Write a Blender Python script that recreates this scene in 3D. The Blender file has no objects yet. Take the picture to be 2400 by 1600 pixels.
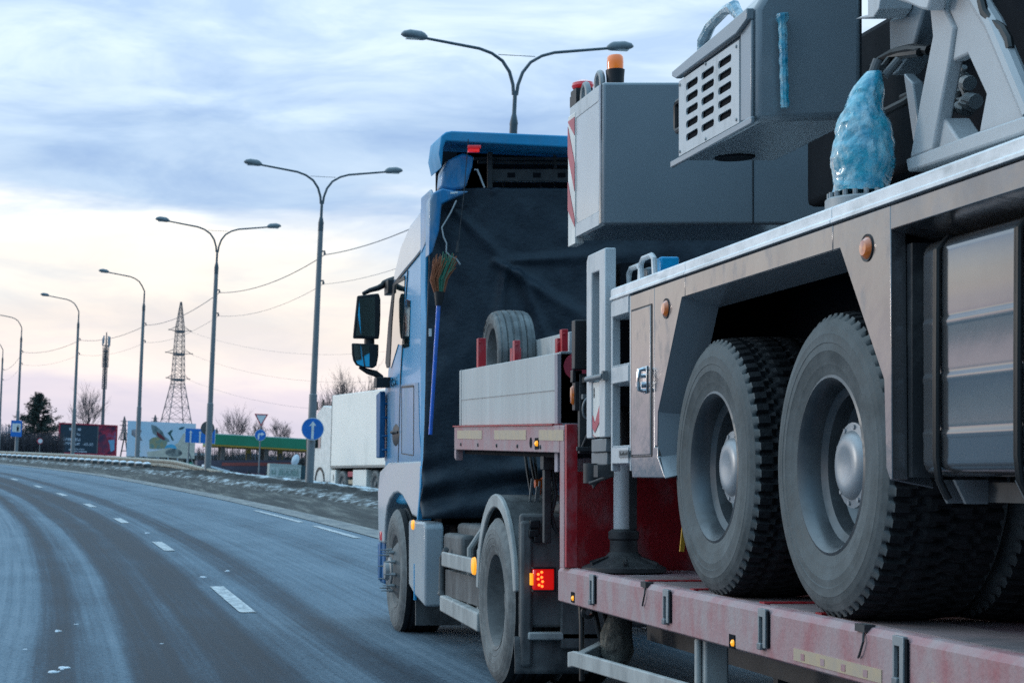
import bpy, bmesh, math, random
from mathutils import Vector, Matrix, noise
random.seed(7)
scene = bpy.context.scene
COL = scene.collection
R = math.radians

# ---------------------------------------------------------------- camera
cam_d = bpy.data.cameras.new('camera')
cam = bpy.data.objects.new('camera', cam_d)
COL.objects.link(cam)
cam.location = (0, 0, 1.27)
cam.rotation_euler = (R(90), 0, 0)
cam_d.sensor_width = 36
cam_d.lens = 67.5
cam_d.shift_x = 0.396
cam_d.shift_y = 0.1325
cam_d.clip_start = 0.1
cam_d.clip_end = 4000
cam_d.dof.use_dof = True
cam_d.dof.focus_distance = 8.5
cam_d.dof.aperture_fstop = 11
scene.camera = cam

# ---------------------------------------------------------------- world: dusk overcast sky
SUN_EL, SUN_AZ = 11.0, -58.0     # degrees; azimuth measured from +Y towards +X, the light comes from there
world = bpy.data.worlds.new('World')
scene.world = world
world.use_nodes = True
wt = world.node_tree
wt.nodes.clear()
def wn(t, **k):
    n = wt.nodes.new(t)
    for a, b in k.items(): setattr(n, a, b)
    return n
def ramp_set(r, stops, interp='LINEAR'):
    cr = r.color_ramp
    cr.interpolation = interp
    while len(cr.elements) > 1: cr.elements.remove(cr.elements[-1])
    cr.elements[0].position = stops[0][0]
    cr.elements[0].color = tuple(stops[0][1]) + (1,)
    for p, c in stops[1:]:
        e = cr.elements.new(p); e.color = tuple(c) + (1,)
W = wt.links.new
tc = wn('ShaderNodeTexCoord')
rot = wn('ShaderNodeMapping'); rot.inputs['Rotation'].default_value = (0, R(-2.2), 0)
W(tc.outputs['Generated'], rot.inputs['Vector'])
sep = wn('ShaderNodeSeparateXYZ'); W(rot.outputs[0], sep.inputs[0])
def wmath(op, a, b=None, c=None, clamp=False):
    n = wn('ShaderNodeMath', operation=op); n.use_clamp = clamp
    for i, v in enumerate((a, b, c)):
        if v is None: continue
        if isinstance(v, (int, float)): n.inputs[i].default_value = v
        else: W(v, n.inputs[i])
    return n.outputs[0]
# cloud texture in direction space, stretched along the horizon
mp = wn('ShaderNodeMapping'); mp.inputs['Scale'].default_value = (9, 9, 34); mp.inputs['Location'].default_value = (3.1, 1.7, 0.4)
W(rot.outputs[0], mp.inputs['Vector'])
nz = wn('ShaderNodeTexNoise'); nz.inputs['Scale'].default_value = 1.0; nz.inputs['Detail'].default_value = 7; nz.inputs['Roughness'].default_value = 0.58; nz.inputs['Distortion'].default_value = 0.5
W(mp.outputs[0], nz.inputs['Vector'])
mp2 = wn('ShaderNodeMapping'); mp2.inputs['Scale'].default_value = (6, 6, 30); mp2.inputs['Location'].default_value = (1.3, 8.2, 2.4)
W(rot.outputs[0], mp2.inputs['Vector'])
nz2 = wn('ShaderNodeTexNoise'); nz2.inputs['Scale'].default_value = 1.0; nz2.inputs['Detail'].default_value = 5; nz2.inputs['Roughness'].default_value = 0.55
W(mp2.outputs[0], nz2.inputs['Vector'])
# elevation, wobbled by the clouds
wob = wmath('MULTIPLY', wmath('SUBTRACT', nz2.outputs['Fac'], 0.5), 0.085)
el = wmath('ADD', sep.outputs['Z'], wob)
elr = wn('ShaderNodeValToRGB')
ramp_set(elr, [
    (0.000, (0.64, 0.60, 0.72)), (0.040, (0.72, 0.66, 0.75)), (0.050, (0.86, 0.78, 0.78)), (0.075, (0.89, 0.80, 0.74)),
    (0.110, (0.87, 0.84, 0.80)), (0.132, (0.83, 0.87, 0.91)), (0.150, (0.45, 0.59, 0.79)), (0.180, (0.42, 0.57, 0.79)),
    (0.196, (0.56, 0.71, 0.90)), (0.220, (0.64, 0.79, 0.95)), (0.26, (0.67, 0.82, 0.98)), (0.40, (0.56, 0.78, 0.95)), (1.0, (0.50, 0.76, 0.96))])
W(el, elr.inputs[0])
clr = wn('ShaderNodeValToRGB')
ramp_set(clr, [(0.33, (0.72, 0.79, 0.90)), (0.46, (0.90, 0.93, 0.97)), (0.54, (1.05, 1.04, 1.02)), (0.66, (1.22, 1.16, 1.08))])
W(nz.outputs['Fac'], clr.inputs[0])
cl_amt = wn('ShaderNodeMapRange'); cl_amt.inputs['From Min'].default_value = 0.06; cl_amt.inputs['From Max'].default_value = 0.15; cl_amt.inputs['To Min'].default_value = 0.35
W(sep.outputs['Z'], cl_amt.inputs['Value'])
mul = wn('ShaderNodeMix', data_type='RGBA', blend_type='MULTIPLY')
W(cl_amt.outputs[0], mul.inputs['Factor']); W(elr.outputs[0], mul.inputs['A']); W(clr.outputs[0], mul.inputs['B'])
# the sky is brightest ahead and to the left (west), duller behind
dot = wn('ShaderNodeVectorMath', operation='DOT_PRODUCT'); dot.inputs[1].default_value = (-0.45, 0.89, 0.0)
W(tc.outputs['Generated'], dot.inputs[0])
az = wn('ShaderNodeMapRange', interpolation_type='SMOOTHSTEP'); az.inputs['From Min'].default_value = -0.75; az.inputs['From Max'].default_value = 0.55
az.inputs['To Min'].default_value = 0.0; az.inputs['To Max'].default_value = 1.0
W(dot.outputs['Value'], az.inputs['Value'])
dim = wn('ShaderNodeMix', data_type='RGBA', blend_type='MULTIPLY'); dim.inputs['Factor'].default_value = 1
azc = wn('ShaderNodeMix', data_type='RGBA'); azc.inputs['A'].default_value = (.36, .50, .60, 1); azc.inputs['B'].default_value = (1, 1, 1, 1)
W(az.outputs[0], azc.inputs['Factor'])
W(mul.outputs['Result'], dim.inputs['A']); W(azc.outputs['Result'], dim.inputs['B'])
scl = wn('ShaderNodeMix', data_type='RGBA', blend_type='MULTIPLY'); scl.inputs['Factor'].default_value = 1; scl.clamp_result = False

W(dim.outputs['Result'], scl.inputs['A'])
# overcast luminance: the deck overhead is brighter than the part near the horizon
zen = wn('ShaderNodeMapRange', interpolation_type='SMOOTHSTEP'); zen.inputs['From Min'].default_value = .24; zen.inputs['From Max'].default_value = .75
zen.inputs['To Min'].default_value = 10; zen.inputs['To Max'].default_value = 20
W(sep.outputs['Z'], zen.inputs['Value']); W(zen.outputs[0], scl.inputs['B'])
sky = wn('ShaderNodeTexSky', sky_type='NISHITA', sun_disc=False, sun_elevation=R(SUN_EL), sun_rotation=R(SUN_AZ))
mixs = wn('ShaderNodeMix', data_type='RGBA'); mixs.inputs['Factor'].default_value = 0.93
W(sky.outputs[0], mixs.inputs['A']); W(scl.outputs['Result'], mixs.inputs['B'])
bg = wn('ShaderNodeBackground'); bg.inputs['Strength'].default_value = 0.1
W(mixs.outputs['Result'], bg.inputs['Color'])
wo = wn('ShaderNodeOutputWorld'); W(bg.outputs[0], wo.inputs['Surface'])

sun_d = bpy.data.lights.new('sun', 'SUN')
sun_d.energy = 0.5
sun_d.angle = R(12)
sun_d.color = (1.0, 0.92, 0.84)
sun = bpy.data.objects.new('sun', sun_d)
COL.objects.link(sun)
_d = Vector((math.sin(R(SUN_AZ)) * math.cos(R(SUN_EL)), math.cos(R(SUN_AZ)) * math.cos(R(SUN_EL)), math.sin(R(SUN_EL))))
sun.rotation_euler = _d.to_track_quat('Z', 'Y').to_euler()
sun.location = _d * 50

scene.view_settings.view_transform = 'Standard'
scene.view_settings.look = 'None'
scene.view_settings.exposure = 0.28
scene.view_settings.gamma = 1
scene.cycles.use_denoising = False
scene.cycles.max_bounces = 6
scene.cycles.sample_clamp_indirect = 6

# ---------------------------------------------------------------- measuring helpers
F, U0, V0, EYE = 4500.0, 250.0, 1118.0, 1.27
def SP(u, v, X):      # a photo position on the vertical plane x = X
    t = X / (u - U0)
    return Vector((X, F * t, EYE + (V0 - v) * t))
def RP(u, v, Y):      # a photo position on the vertical plane y = Y
    return Vector(((u - U0) * Y / F, Y, EYE + (V0 - v) * Y / F))
def SY(u, X): return F * X / (u - U0)

# ---------------------------------------------------------------- materials
_mc = {}
def M(name, c, rough=.5, metal=0, c2=None, nscale=6, bump=0, bscale=60, coat=0, coat_r=.08, dirt_glint=None, spec=.5, emit=None, stretch=(1, 1, 1), trans=0):
    if name in _mc: return _mc[name]
    m = bpy.data.materials.new(name); m.use_nodes = True
    nt = m.node_tree; nt.nodes.clear(); L = nt.links.new
    def n(t, **k):
        x = nt.nodes.new(t)
        for a, b in k.items(): setattr(x, a, b)
        return x
    out = n('ShaderNodeOutputMaterial'); p = n('ShaderNodeBsdfPrincipled'); L(p.outputs[0], out.inputs[0])
    t = n('ShaderNodeTexCoord'); mpn = n('ShaderNodeMapping'); mpn.inputs['Scale'].default_value = stretch
    L(t.outputs['Object'], mpn.inputs[0])
    nz = n('ShaderNodeTexNoise'); nz.inputs['Scale'].default_value = nscale; nz.inputs['Detail'].default_value = 6; nz.inputs['Roughness'].default_value = .6
    L(mpn.outputs[0], nz.inputs['Vector'])
    if c2 is None: c2 = tuple(x * .78 for x in c)
    mr = n('ShaderNodeMapRange'); mr.inputs['From Min'].default_value = .35; mr.inputs['From Max'].default_value = .65
    L(nz.outputs['Fac'], mr.inputs[0])
    mx = n('ShaderNodeMix', data_type='RGBA'); mx.inputs['A'].default_value = (*c, 1); mx.inputs['B'].default_value = (*c2, 1)
    L(mr.outputs[0], mx.inputs['Factor'])
    col = mx.outputs['Result']
    rg = n('ShaderNodeMapRange'); rg.inputs['To Min'].default_value = max(.02, rough * .85); rg.inputs['To Max'].default_value = min(1, rough * 1.2)
    L(nz.outputs['Fac'], rg.inputs[0]); ro = rg.outputs[0]
    if dirt_glint:              # dirt patches, or painted glints on the wrap film (colour, amount 0..1, scale, stretch, roughness)
        dc, da, ds, dst = dirt_glint[:4]
        m2 = n('ShaderNodeMapping'); m2.inputs['Scale'].default_value = dst; L(t.outputs['Object'], m2.inputs[0])
        n2 = n('ShaderNodeTexNoise'); n2.inputs['Scale'].default_value = ds; n2.inputs['Detail'].default_value = 8; n2.inputs['Roughness'].default_value = .65
        L(m2.outputs[0], n2.inputs['Vector'])
        r2 = n('ShaderNodeMapRange'); r2.inputs['From Min'].default_value = .62 - .5 * da; r2.inputs['From Max'].default_value = .95 - .5 * da
        L(n2.outputs['Fac'], r2.inputs[0])
        mx2 = n('ShaderNodeMix', data_type='RGBA'); L(r2.outputs[0], mx2.inputs['Factor']); L(col, mx2.inputs['A']); mx2.inputs['B'].default_value = (*dc, 1)
        col = mx2.outputs['Result']
        rm = n('ShaderNodeMix', data_type='FLOAT'); L(r2.outputs[0], rm.inputs['Factor']); L(ro, rm.inputs['A']); rm.inputs['B'].default_value = .85
        ro = rm.outputs['Result']
    L(col, p.inputs['Base Color']); L(ro, p.inputs['Roughness'])
    p.inputs['Metallic'].default_value = metal
    p.inputs['Specular IOR Level'].default_value = spec
    p.inputs['Coat Weight'].default_value = coat; p.inputs['Coat Roughness'].default_value = coat_r
    p.inputs['Transmission Weight'].default_value = trans
    if emit: p.inputs['Emission Color'].default_value = (*emit[0], 1); p.inputs['Emission Strength'].default_value = emit[1]
    if bump:
        n3 = n('ShaderNodeTexNoise'); n3.inputs['Scale'].default_value = bscale; n3.inputs['Detail'].default_value = 4
        L(mpn.outputs[0], n3.inputs['Vector'])
        b = n('ShaderNodeBump'); b.inputs['Strength'].default_value = bump; b.inputs['Distance'].default_value = .02
        L(n3.outputs['Fac'], b.inputs['Height']); L(b.outputs[0], p.inputs['Normal'])
    _mc[name] = m
    return m
SALT = (.36, .36, .35)

m_grey = M('crane_grey_paint', (.215, .24, .26), .30, nscale=3, c2=(.195, .22, .24), coat=.5, coat_r=.15, bump=.02, bscale=9)
m_panel = M('crane_side_panel', (.245, .24, .245), .18, metal=.8, nscale=3, c2=(.175, .178, .19), coat=.3, coat_r=.12, bump=.22, bscale=4, dirt_glint=((.24, .235, .23), .16, 9, (1, 1, .6)))
m_light = M('crane_light_grey', (.52, .535, .545), .38, nscale=5, c2=(.55, .56, .57), dirt_glint=((.4, .4, .4), .25, 12, (1, 1, .3)))
m_alu = M('silver_deck_edge', (.86, .87, .88), .38, metal=.15, nscale=6, dirt_glint=((.45, .44, .43), .30, 14, (1, .3, 1)))
m_black = M('black_plastic', (.012, .013, .016), .5, nscale=8)
m_soft = M('dark_metal', (.028, .030, .034), .55, nscale=9, dirt_glint=((.09, .09, .09), .3, 8, (1, 1, 1)))
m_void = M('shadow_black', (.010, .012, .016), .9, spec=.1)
m_blue = M('cab_blue_paint', (.006, .30, .58), .30, nscale=3, c2=(.006, .28, .54), coat=.22, coat_r=.08, spec=.3)
m_blued = M('cab_blue_dusty', (.006, .21, .46), .34, coat=.4, coat_r=.06, dirt_glint=(SALT, .36, 5, (1, 1, .3)))
m_bluelow = M('cab_fender_salt', (.26, .33, .39), .35, nscale=2.5, c2=(.32, .36, .39), coat=.4, dirt_glint=((.40, .42, .43), .7, 3, (1, 1, .5)))
m_tarp = M('navy_tarp', (.015, .025, .037), .55, c2=(.022, .034, .048), nscale=14, bump=.3, bscale=26, spec=.4)
m_red = M('trailer_red', (.46, .012, .022), .42, nscale=5, dirt_glint=((.32, .20, .21), .30, 6, (1, 1, .5)))
m_reddust = M('trailer_red_salted', (.36, .13, .14), .55, nscale=5, c2=(.37, .20, .21), dirt_glint=((.39, .32, .32), .56, 11, (1, .6, .35)), bump=.15)
m_deck = M('trailer_deck_paint', (.26, .085, .10), .5, c2=(.27, .15, .165), nscale=4, dirt_glint=((.28, .23, .25), .55, 5, (1, .5, 1)), bump=.1)
m_box = M('aluminium_box', (.44, .46, .46), .55, metal=.15, nscale=3, c2=(.39, .41, .41), stretch=(1, 1, .3), dirt_glint=((.56, .58, .57), .30, 9, (1, 2.5, .12)), bump=.03)
m_boxd = M('aluminium_box_frame', (.30, .32, .33), .5, metal=.2, nscale=6)
m_side = M('tyre_sidewall', (.058, .072, .076), .65, nscale=5, c2=(.044, .056, .060), bump=.10, bscale=40, dirt_glint=((.12, .135, .14), .48, 7, (1, 1, 1)))
m_tread = M('tyre_tread', (.011, .012, .014), .7, nscale=20, c2=(.020, .022, .025), bump=.25, bscale=70, spec=.25)
m_sidedust = M('tyre_sidewall_salted', (.12, .128, .13), .8, nscale=7, c2=(.09, .096, .098), dirt_glint=((.24, .25, .245), .40, 8, (1, 1, 1)), bump=.1)
m_rim = M('rim_grey', (.108, .117, .125), .34, metal=.55, nscale=6, dirt_glint=((.12, .13, .135), .25, 8, (1, 1, 1)))
m_rimdust = M('rim_salted', (.13, .132, .132), .7, nscale=6, dirt_glint=((.24, .24, .235), .40, 8, (1, 1, 1)))
m_hub = M('hub_silver', (.36, .385, .41), .38, metal=.35, nscale=6)
m_chrome = M('chrome', (.75, .76, .78), .12, metal=1)
m_mirror = M('mirror_glass', (.80, .84, .86), .03, metal=1, nscale=1, c2=(.78, .82, .84))
m_glass = M('dark_window_glass', (.010, .022, .022), .04, coat=1, coat_r=.02)
m_white = M('white_paint', (.84, .81, .76), .45, nscale=4, dirt_glint=((.55, .55, .53), .25, 7, (1, 1, .3)))
m_semi = M('semi_white_grp', (.90, .86, .78), .40, nscale=.8, c2=(.86, .82, .75), dirt_glint=((.55, .54, .50), .12, .8, (1, 1, .5)))
m_warnred = M('warning_red', (.50, .06, .09), .4)
m_amber = M('amber_lens', (.55, .13, .02), .15, coat=1, nscale=40, c2=(.25, .06, .015), emit=((1, .30, .02), .08))
m_amberlit = M('amber_lamp_lit', (.9, .35, .02), .3, emit=((1, .40, .02), .75))
m_redlamp = M('red_lens', (.40, .01, .02), .2, coat=1, emit=((1, .02, .02), .15))
m_redlit = M('red_lamp_lit', (.45, .01, .01), .25, coat=1, emit=((1, .01, .008), .38))
m_redled = M('red_led_lit', (1, .1, .03), .3, emit=((1, .13, .02), 3.0))
m_film = M('blue_wrap_film', (.006, .22, .36), .16, nscale=11, c2=(.03, .38, .50), coat=1, coat_r=.06, bump=.6, bscale=30, dirt_glint=((.50, .66, .68), .34, 20, (1.6, 1.6, .8)))  # pale patches paint highlights onto the film's creases
m_clear = M('clear_wrap_film', (.45, .55, .60), .12, nscale=9, c2=(.12, .30, .40), coat=1, bump=1.0, bscale=30)
m_hose = M('rubber_hose', (.012, .013, .014), .45)
m_plast = M('mudguard_plastic', (.03, .034, .038), .6, nscale=9, c2=(.05, .053, .056), dirt_glint=((.19, .195, .195), .46, 4, (1, 1, .5)), bump=.08)
m_guard = M('salted_guard', (.22, .23, .23), .7, nscale=6, c2=(.30, .31, .30), dirt_glint=((.42, .43, .42), .6, 6, (1, 1, .5)))
m_galv = M('galvanised_pole', (.20, .22, .235), .5, metal=.4, nscale=4, c2=(.16, .18, .195), stretch=(1, 1, .3))
m_lampgrey = M('lamp_housing', (.16, .19, .21), .5, nscale=9)
m_signblue = M('sign_blue', (.012, .17, .58), .4, nscale=6)
m_signwhite = M('sign_white', (.75, .76, .76), .5)
m_signred = M('sign_red', (.50, .03, .06), .45)
m_signback = M('sign_back_grey', (.12, .125, .13), .6)
m_bluemat = M('spoiler_blue', (.006, .30, .58), .5, nscale=3, coat=.12, coat_r=.3, dirt_glint=((.06, .24, .40), .30, 5, (1, 1, .4)))
m_lowblue = M('door_blue_salted', (.03, .20, .40), .30, nscale=2, c2=(.06, .22, .38), coat=.15, spec=.3, dirt_glint=((.30, .35, .40), .35, 3, (1, 1, .4)))
m_deepblue = M('deep_blue_plastic', (.003, .11, .28), .5)
m_tape = M('pale_yellow_tape', (.50, .38, .24), .5, nscale=12, c2=(.42, .34, .26))
# ---------------------------------------------------------------- mesh helpers
class MB:
    def __init__(s): s.v = []; s.f = []
    def add(s, vs, fs):
        b = len(s.v); s.v += [Vector(x) for x in vs]; s.f += [tuple(b + i for i in f) for f in fs]; return s
    def box(s, x0, x1, y0, y1, z0, z1):
        vs = [(x, y, z) for x in (x0, x1) for y in (y0, y1) for z in (z0, z1)]
        return s.add(vs, [(0, 1, 3, 2), (4, 6, 7, 5), (0, 4, 5, 1), (2, 3, 7, 6), (0, 2, 6, 4), (1, 5, 7, 3)])
    def prism(s, pts, ax, a0, a1):   # pts: 2D outline in the other two axes, in order
        def mk(p, a): return (a, p[0], p[1]) if ax == 'x' else ((p[0], a, p[1]) if ax == 'y' else (p[0], p[1], a))
        n = len(pts)
        return s.add([mk(p, a0) for p in pts] + [mk(p, a1) for p in pts],
                     [tuple(range(n)), tuple(range(2 * n - 1, n - 1, -1))] + [(i, i + n, (i + 1) % n + n, (i + 1) % n) for i in range(n)])
    def loft(s, A, B):               # two matching outlines joined, closed ends
        n = len(A)
        return s.add(list(A) + list(B), [tuple(range(n)), tuple(range(2 * n - 1, n - 1, -1))] + [(i, i + n, (i + 1) % n + n, (i + 1) % n) for i in range(n)])
    def tube(s, path, r, n=8, cap=True):
        path = [Vector(p) for p in path]; m = len(path)
        rs = r if isinstance(r, (list, tuple)) else [r] * m
        b = len(s.v); up = Vector((0, 0, 1)); prev = None
        for i, p in enumerate(path):
            d = (path[min(i + 1, m - 1)] - path[max(i - 1, 0)]).normalized()
            if prev is None:
                a = d.cross(up)
                if a.length < .05: a = d.cross(Vector((1, 0, 0)))
                a.normalize()
            else:
                a = (prev - d * prev.dot(d))
                a = a.normalized() if a.length > 1e-6 else prev
            prev = a; c = d.cross(a)
            for k in range(n):
                t = 2 * math.pi * k / n
                s.v.append(p + (a * math.cos(t) + c * math.sin(t)) * rs[i])
        for i in range(m - 1):
            for k in range(n):
                s.f.append((b + i * n + k, b + i * n + (k + 1) % n, b + (i + 1) * n + (k + 1) % n, b + (i + 1) * n + k))
        if cap:
            s.f.append(tuple(b + k for k in range(n))[::-1]); s.f.append(tuple(b + (m - 1) * n + k for k in range(n)))
        return s
    def cyl(s, p0, p1, r0, r1=None, n=16): return s.tube([p0, p1], [r0, r0 if r1 is None else r1], n)
    def lathe(s, prof, o, ax='z', n=32, close=False, cap0=True):   # prof: (radius, height)
        b = len(s.v); m = len(prof); o = Vector(o)
        for r, h in prof:
            for k in range(n):
                t = 2 * math.pi * k / n; c, q = r * math.cos(t), r * math.sin(t)
                s.v.append(o + Vector({'z': (c, q, h), 'x': (h, c, q), 'y': (q, h, c)}[ax]))
        for i in range(m - 1 + (1 if close else 0)):
            j = (i + 1) % m
            for k in range(n):
                s.f.append((b + i * n + k, b + i * n + (k + 1) % n, b + j * n + (k + 1) % n, b + j * n + k))
        if not close:
            if prof[0][0] > 1e-5 and cap0: s.f.append(tuple(b + k for k in range(n))[::-1])
            if prof[-1][0] > 1e-5: s.f.append(tuple(b + (m - 1) * n + k for k in range(n)))
        return s
    def grid(s, fn, nu, nv):
        b = len(s.v)
        for i in range(nu + 1):
            for j in range(nv + 1): s.v.append(Vector(fn(i / nu, j / nv)))
        for i in range(nu):
            for j in range(nv):
                a = b + i * (nv + 1) + j
                s.f.append((a, a + nv + 1, a + nv + 2, a + 1))
        return s
    def bar(s, p0, p1, w, h=None):   # rectangular bar between two points
        p0, p1 = Vector(p0), Vector(p1); d = (p1 - p0).normalized(); h = h or w
        a = d.cross(Vector((0, 0, 1)))
        if a.length < .05: a = Vector((1, 0, 0))
        a.normalize(); c = a.cross(d)
        q = [a * w / 2 + c * h / 2, -a * w / 2 + c * h / 2, -a * w / 2 - c * h / 2, a * w / 2 - c * h / 2]
        return s.loft([p0 + x for x in q], [p1 + x for x in q])
    def build(s, name, mat, parent=None, bevel=0, smooth=35, local=False, seg=2, recalc=True):
        me = bpy.data.meshes.new(name)
        vs = s.v
        if parent is not None and not local:
            inv = ROOTM[parent.name].inverted(); vs = [inv @ x for x in vs]
        me.from_pydata(vs, [], s.f)
        if recalc:
            bm = bmesh.new(); bm.from_mesh(me); bmesh.ops.recalc_face_normals(bm, faces=bm.faces); bm.to_mesh(me); bm.free()
        if smooth:
            me.shade_smooth(); me.set_sharp_from_angle(angle=R(smooth))
        for x in (mat if isinstance(mat, (list, tuple)) else [mat]): me.materials.append(x)
        o = bpy.data.objects.new(name, me); COL.objects.link(o)
        if parent is not None: o.parent = parent; ROOTM[o.name] = ROOTM[parent.name]
        else: ROOTM[o.name] = Matrix()
        if bevel:
            b = o.modifiers.new('bevel', 'BEVEL'); b.width = bevel; b.segments = seg; b.limit_method = 'ANGLE'; b.angle_limit = R(40)
        return o
ROOTM = {}
def thing(name, label, cat, loc=(0, 0, 0), rot=(0, 0, 0), group=None):
    o = bpy.data.objects.new(name, None); COL.objects.link(o)
    o.empty_display_size = .2
    o.location = loc; o.rotation_euler = rot
    o['label'] = label; o['category'] = cat
    if group: o['group'] = group
    from mathutils import Euler
    ROOTM[o.name] = Matrix.Translation(Vector(loc)) @ Euler(rot).to_matrix().to_4x4()
    return o
def tag(o, label, cat, group=None):
    o['label'] = label; o['category'] = cat
    if group: o['group'] = group
    return o
def struct(o, kind='structure'):
    o['kind'] = kind; return o
def dup(src, parent=None, loc=None, rot=None, **props):      # a thing or part with its parts and their sub-parts
    c = src.copy(); COL.objects.link(c)
    if parent is not None: c.parent = parent
    if loc is not None: c.location = loc
    if rot is not None: c.rotation_euler = rot
    for k, v in props.items(): c[k] = v
    for ch in [x for x in COL.objects if x.parent == src]: dup(ch, c)
    return c
def mslot(o, fn):                 # choose a material slot per face by its centre
    for p in o.data.polygons: p.material_index = fn(p.center, p.normal)
def text_mesh(name, body, size, mat, parent, mtx, depth=.004):
    cu = bpy.data.curves.new(name, 'FONT'); cu.body = body; cu.size = size; cu.extrude = depth; cu.align_x = 'CENTER'; cu.align_y = 'CENTER'
    tmp = bpy.data.objects.new(name + '_tmp', cu); COL.objects.link(tmp)
    dg = bpy.context.evaluated_depsgraph_get()
    me = bpy.data.meshes.new_from_object(tmp.evaluated_get(dg)); bpy.data.objects.remove(tmp)
    me.transform(ROOTM[parent.name].inverted() @ mtx)
    me.materials.clear(); me.materials.append(mat); me.name = name
    o = bpy.data.objects.new(name, me); COL.objects.link(o); o.parent = parent; ROOTM[o.name] = ROOTM[parent.name]
    return o
FACE_BACK = Matrix(((1, 0, 0, 0), (0, 0, -1, 0), (0, 1, 0, 0), (0, 0, 0, 1)))      # text in XZ, facing the camera side (-Y)
FACE_LEFT = Matrix(((0, 0, -1, 0), (-1, 0, 0, 0), (0, 1, 0, 0), (0, 0, 0, 1)))     # text facing -X, reading towards -Y
def T(p): return Matrix.Translation(Vector(p))
def smooth01(x): x = max(0, min(1, x)); return x * x * (3 - 2 * x)

# ---------------------------------------------------------------- the road's course and height
def zroad(y):
    if y < 12: return 0.0
    if y < 20: return .025 * (y - 12) ** 2 / 16
    if y < 70: return .025 * (y - 16)
    if y < 150: return 1.35 + .020 * (y - 70)
    if y < 250: return 2.95 + .020 * (y - 150) - .0001 * (y - 150) ** 2
    return 3.95
def C(y):                                    # lane line between the camera's lane and the trucks' lane
    if y < 5: return 1.49
    if y < 50: return 1.49 - .00135 * (y - 5) ** 2
    return -1.244 - .1215 * (y - 50) - .00065 * (y - 50) ** 2
def at(o, y, dz=0): return Vector((C(y) + o, y, zroad(y) + dz))
def zter(o, y): return zroad(y) - 1.05 * smooth01((o - 9.5) / 4) - .5 * smooth01((o - 24) / 20) * (1 if o > 0 else 0)
def steps(a, b, n): return [a + (b - a) * i / n for i in range(n + 1)]
def strip(name, mat, os_, ys, zf, uv=False, smooth=60):
    mb = MB(); nu = len(ys) - 1; nv = len(os_) - 1
    mb.grid(lambda i, j: (C(ys[round(i * nu)]) + os_[round(j * nv)], ys[round(i * nu)], zf(os_[round(j * nv)], ys[round(i * nu)])), nu, nv)
    o = mb.build(name, mat, smooth=smooth, recalc=False)
    # upward normals
    me = o.data
    if me.polygons[0].normal.z < 0: me.flip_normals()
    if uv:
        l = me.uv_layers.new(name='UVMap')
        for p in me.polygons:
            for li in p.loop_indices:
                v = me.vertices[me.loops[li].vertex_index].co
                l.data[li].uv = (v.x - C(v.y), v.y)
    return struct(o)
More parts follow.
